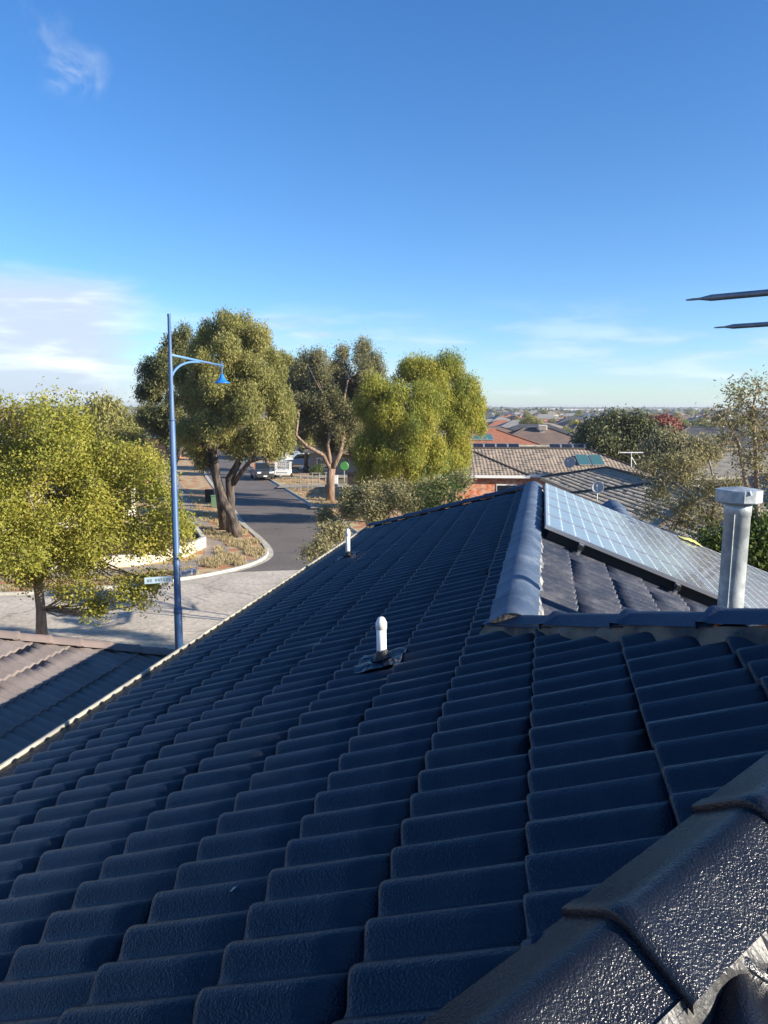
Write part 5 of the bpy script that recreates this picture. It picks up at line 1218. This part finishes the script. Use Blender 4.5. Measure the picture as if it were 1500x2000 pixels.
# ---------------- vehicles
def car(label, name, loc, heading, color, L=4.6, Wd=1.85, H=1.65, kind='suv', plate=True):
    """x forward; parts in local coordinates"""
    global WORLDP
    WORLDP = False
    t = thing(name, label, {'ute': 'utility', 'suv': 'four wheel drive', 'sedan': 'car'}[kind], loc)
    cm = mat('car paint %s' % label[:20], color, .3, coat=.8, metal=.2)
    hl, hw = L/2, Wd/2; gb = .30
    if kind == 'suv': prof = [(-hl, .5), (-hl, 1.0), (-hl+.15, 1.05), (hl-1.25, 1.08), (hl-.25, .95), (hl, .78), (hl, .42), (hl-.2, gb), (-hl+.2, gb)]; cab = [(-hl+.12, 1.03), (-hl+.45, H), (hl-2.1, H), (hl-1.35, 1.06)]
    elif kind == 'ute': prof = [(-hl, .55), (-hl, 1.08), (hl-1.3, 1.12), (hl-.2, 1.08), (hl, .95), (hl, .48), (hl-.2, .38), (-hl+.2, .42)]; cab = [(-hl+1.7, 1.08), (-hl+1.85, H), (hl-2.1, H), (hl-1.4, 1.10)]
    else: prof = [(-hl, .45), (-hl+.05, .92), (-hl+.9, .97), (hl-1.3, .92), (hl-.2, .78), (hl, .62), (hl, .35), (hl-.2, .25), (-hl+.2, .25)]; cab = [(-hl+.6, .95), (-hl+1.25, H), (hl-2.2, H), (hl-1.4, .92)]
    def ext(mb, pr, w0, w1):
        n = len(pr); zmin = min(z for _, z in pr); zmax = max(z for _, z in pr); vs = []
        for s in (-1, 1):
            for x, z in pr:
                k = (z-zmin)/(zmax-zmin+1e-6); vs.append((x, s*(w0+(w1-w0)*k), z))
        fs = [tuple(range(n))[::-1], tuple(range(n, 2*n))]+[(i, (i+1) % n, n+(i+1) % n, n+i) for i in range(n)]
        mb.add(vs, fs)
    mb = MB(); ext(mb, prof, hw, hw*.94); b_ = mb.build('body', cm, t, smooth=False, bevel=.07)
    mb = MB(); ext(mb, cab, hw*.90, hw*.74); mb.build('cabin_roof', cm, t, bevel=.05)
    # windows set proud of the cabin
    def lerp(a, b__, k): return (a[0]+(b__[0]-a[0])*k, a[1]+(b__[1]-a[1])*k)
    z0, z1 = cab[0][1], cab[1][1]
    for s in (-1, 1):
        def wy(z): return s*((hw*.90+(hw*.74-hw*.90)*(z-z0)/(z1-z0))+.008)
        zb, zt = z0+.08, z1-.09
        xa0 = cab[0][0]+(cab[1][0]-cab[0][0])*.15+.14; xa1 = cab[1][0]+.10; xb1 = cab[2][0]-.06; xb0 = cab[3][0]-.20; xm = (xa0+xb0)/2-.05
        mb = MB(); mb.add([(xa0, wy(zb), zb), (xm-.05, wy(zb), zb), (xm-.05, wy(zt), zt), (xa1, wy(zt), zt)], [(0,1,2,3)]); mb.add([(xm+.04, wy(zb), zb), (xb0, wy(zb), zb), (xb1, wy(zt), zt), (xm+.04, wy(zt), zt)], [(0,1,2,3)]); mb.build('side_window', glassm, t)
    def screen(p, q, nm, dx):
        a = lerp(p, q, .10); b__ = lerp(p, q, .88); wa = hw*.90-.10-.02; wb = hw*.76-.08
        mb = MB(); mb.add([(a[0]+dx, -wa, a[1]+.01), (a[0]+dx, wa, a[1]+.01), (b__[0]+dx, wb, b__[1]+.01), (b__[0]+dx, -wb, b__[1]+.01)], [(0,1,2,3)]); mb.build(nm, glassm, t)
    screen(cab[3], cab[2], 'windscreen', .012); screen(cab[0], cab[1], 'rear_window', -.012)
    for x in (-hl+.85, hl-.90):
        for s in (-1, 1):
            rad = .36; mb = MB(); mb.lathe((x, s*(hw-.10), rad), [(rad*.62, -.11), (rad, -.10), (rad, .10), (rad*.62, .115)], 22, X=(1,0,0), Y=(0,0,1), Z=(0,s,0)); wobj = mb.build('wheel', rubber, t, smooth=True)
            mb = MB(); mb.lathe((x, s*(hw-.10), rad), [(0, .10), (rad*.2, .105), (rad*.62, .112)], 14, X=(1,0,0), Y=(0,0,1), Z=(0,s,0)); mb.build('rim', alu, wobj)
    for s in (-1, 1):
        mb = MB(); mb.box((hl-.06, s*(hw-.32), prof[-4][1]-.02 if kind != 'ute' else .88), (.16, .42, .17)); mb.build('headlight', mat('headlight glass', (.75, .77, .78), .15, spec=.8), t, bevel=.02)
        mb = MB(); mb.box((-hl+.02, s*(hw-.14), .85), (.1, .2, .3)); mb.build('tail_light', mat('red lens', (.45, .02, .02), .3), t, bevel=.02)
        mb = MB(); mb.box((hl-1.55, s*(hw+.06), 1.12), (.14, .2, .14)); mb.build('wing_mirror', cm, t, bevel=.02)
    mb = MB(); mb.box((hl+.005, 0, .80 if kind == 'ute' else .62), (.05, hw*.95, .22)); mb.build('grille', rubber, t, bevel=.01)
    mb = MB(); mb.box((hl+.02, 0, .50), (.14, Wd*.92, .20)); mb.build('bumper', rubber if kind == 'ute' else cm, t, bevel=.03)
    if kind == 'ute':
        mb = MB(); mb.box((-hl+.85, 0, 1.10), (1.5, Wd*.80, .06)); mb.build('tray_cover', rubber, t)
    mb = MB(); mb.box((hl+.10, 0, .52), (.012, .38, .12)); mb.build('number_plate', white, t)
    t.rotation_euler = (0, 0, heading); WORLDP = True
    return t
hd = math.atan2(-25, 7.9)   # towards us down the side street
car('dark grey utility parked facing us at the right kerb', 'utility_vehicle', (-13.35, 83.8, .01), hd, (.05, .052, .058), 5.2, 1.9, 1.8, 'ute')
car('white four wheel drive parked side-on in the far driveway', 'four_wheel_drive', (-10.9, 99, .25), R(190), (.62, .66, .70), 4.9, 1.9, 1.75, 'suv')
car('silver car behind the white four wheel drive', 'parked_car', (-12.6, 104, .45), R(195), (.45, .48, .50), 4.5, 1.8, 1.5, 'sedan')
car('dark car in the shade nearer than the white four wheel drive', 'parked_car', (-7.6, 91.5, .1), R(195), (.03, .035, .045), 4.6, 1.8, 1.5, 'sedan')
car('pale car glimpsed through the street tree on the left', 'parked_car', (-19.5, 51, .1), R(75), (.60, .64, .68), 4.5, 1.8, 1.5, 'sedan')
# caged trailer
t = thing('caged_trailer', 'white trailer with a mesh cage parked beside the grey utility', 'trailer', (-11.1, 84.6, .1))
x0, y0_, z0_ = -11.1, 84.6, .1
mb = MB(); mb.box((x0, y0_, .72), (1.6, 2.4, .45)); mb.build('tub', white, t, bevel=.02)
mb = MB()
for k in range(9):
    xx = x0-.78+k*.195
    for yy in (-1.18, 1.18): mb.tube([(xx, y0_+yy, .94), (xx, y0_+yy, 1.75)], .012, 4)
for k in range(10):
    yy = y0_-1.18+k*.262
    for xx in (-.78, .78): mb.tube([(x0+xx, yy, .94), (x0+xx, yy, 1.75)], .012, 4)
for z in (1.2, 1.45, 1.75):
    for yy in (-1.18, 1.18): mb.tube([(x0-.78, y0_+yy, z), (x0+.78, y0_+yy, z)], .016 if z < 1.7 else .03, 4)
    for xx in (-.78, .78): mb.tube([(x0+xx, y0_-1.18, z), (x0+xx, y0_+1.18, z)], .016 if z < 1.7 else .03, 4)
mb.build('cage', white, t)
for s in (-1, 1):
    mb = MB(); mb.lathe((x0+s*.9, y0_+.2, .30), [(.12, -.08), (.30, -.08), (.30, .08), (.12, .08)], 16, X=(0,1,0), Y=(0,0,1), Z=(s,0,0)); mb.build('wheel', rubber, t, smooth=True)
mb = MB(); mb.box((x0, y0_-1.9, .45), (.1, 1.5, .08)); mb.build('drawbar', galv, t)
mb = MB(); mb.box((x0, y0_-1.205, .74), (1.2, .012, .14)); mb.build('number_plate', galv, t)

# copies above are laid out; done
for o in bpy.data.objects:
    if o.parent is not None and 'category' in o: del o['category']

ORD = ['leftmost', 'second', 'third', 'fourth', 'fifth', 'sixth', 'seventh', 'eighth', 'ninth', 'tenth', 'eleventh', 'twelfth', 'thirteenth', 'fourteenth']
for l, lst in ADJ.items():
    lst.sort(key=lambda q: q[0])
    for i, (u_, o) in enumerate(lst):
        if len(l.split()) > 12: l = l.replace('in the ', '').replace(' by the right edge', ' by right edge').replace('beside the ', 'beside ')
        o['label'] = l if len(lst) == 1 else '%s, %s' % (l, ORD[0] if i == 0 else 'rightmost' if i == len(lst)-1 else ORD[i]+' from left')
        o['label'] = ' '.join(o['label'].replace(' tree,', ' tree').split()) if len(o['label'].split()) <= 16 else ' '.join(o['label'].replace('beside ', 'by ').replace('houses ', '').replace(' yellow-green trees', ' wattles').split()[:16])
# a curl of dried leaf lying on the near tiles
q_ = ray(450, 1745); kk = (Z0-CAMZ)/(q_.z-(q_.x*cA-q_.y*sA)*TL); p_ = Vector((0, 0, CAMZ))+q_*kk; p_.z = surf_left(p_)+.006
mb = MB(); mb.tube([p_, p_+Vector((.008, .006, .006)), p_+Vector((.014, .016, .004)), p_+Vector((.013, .026, 0))], [.001, .003, .0028, .001], 6)
tag(mb.build('dried_leaf', mat('bleached leaf', (.55, .52, .45), .8), None, smooth=True), 'small pale curled leaf lying on a near navy tile', 'leaf')
# thin air haze round everything below the sky
hb = bpy.data.meshes.new('haze'); bmh = bmesh.new(); bmesh.ops.create_cube(bmh, size=1.0)
bmesh.ops.scale(bmh, vec=(9000, 9000, 105), verts=bmh.verts); bmh.to_mesh(hb); bmh.free()
hz = bpy.data.objects.new('haze', hb); col.objects.link(hz); hz.location = (0, 0, -12); hz['kind'] = 'stuff'
hm = bpy.data.materials.new('haze'); hm.use_nodes = True; hm.node_tree.nodes.clear()
ho = N('ShaderNodeOutputMaterial', hm.node_tree); pv = N('ShaderNodeVolumePrincipled', hm.node_tree)
pv.inputs['Color'].default_value = (.82, .90, 1, 1); pv.inputs['Density'].default_value = 0.00022; pv.inputs['Anisotropy'].default_value = .3
Lk(pv.outputs[0], ho.inputs['Volume'], hm.node_tree); hb.materials.append(hm)
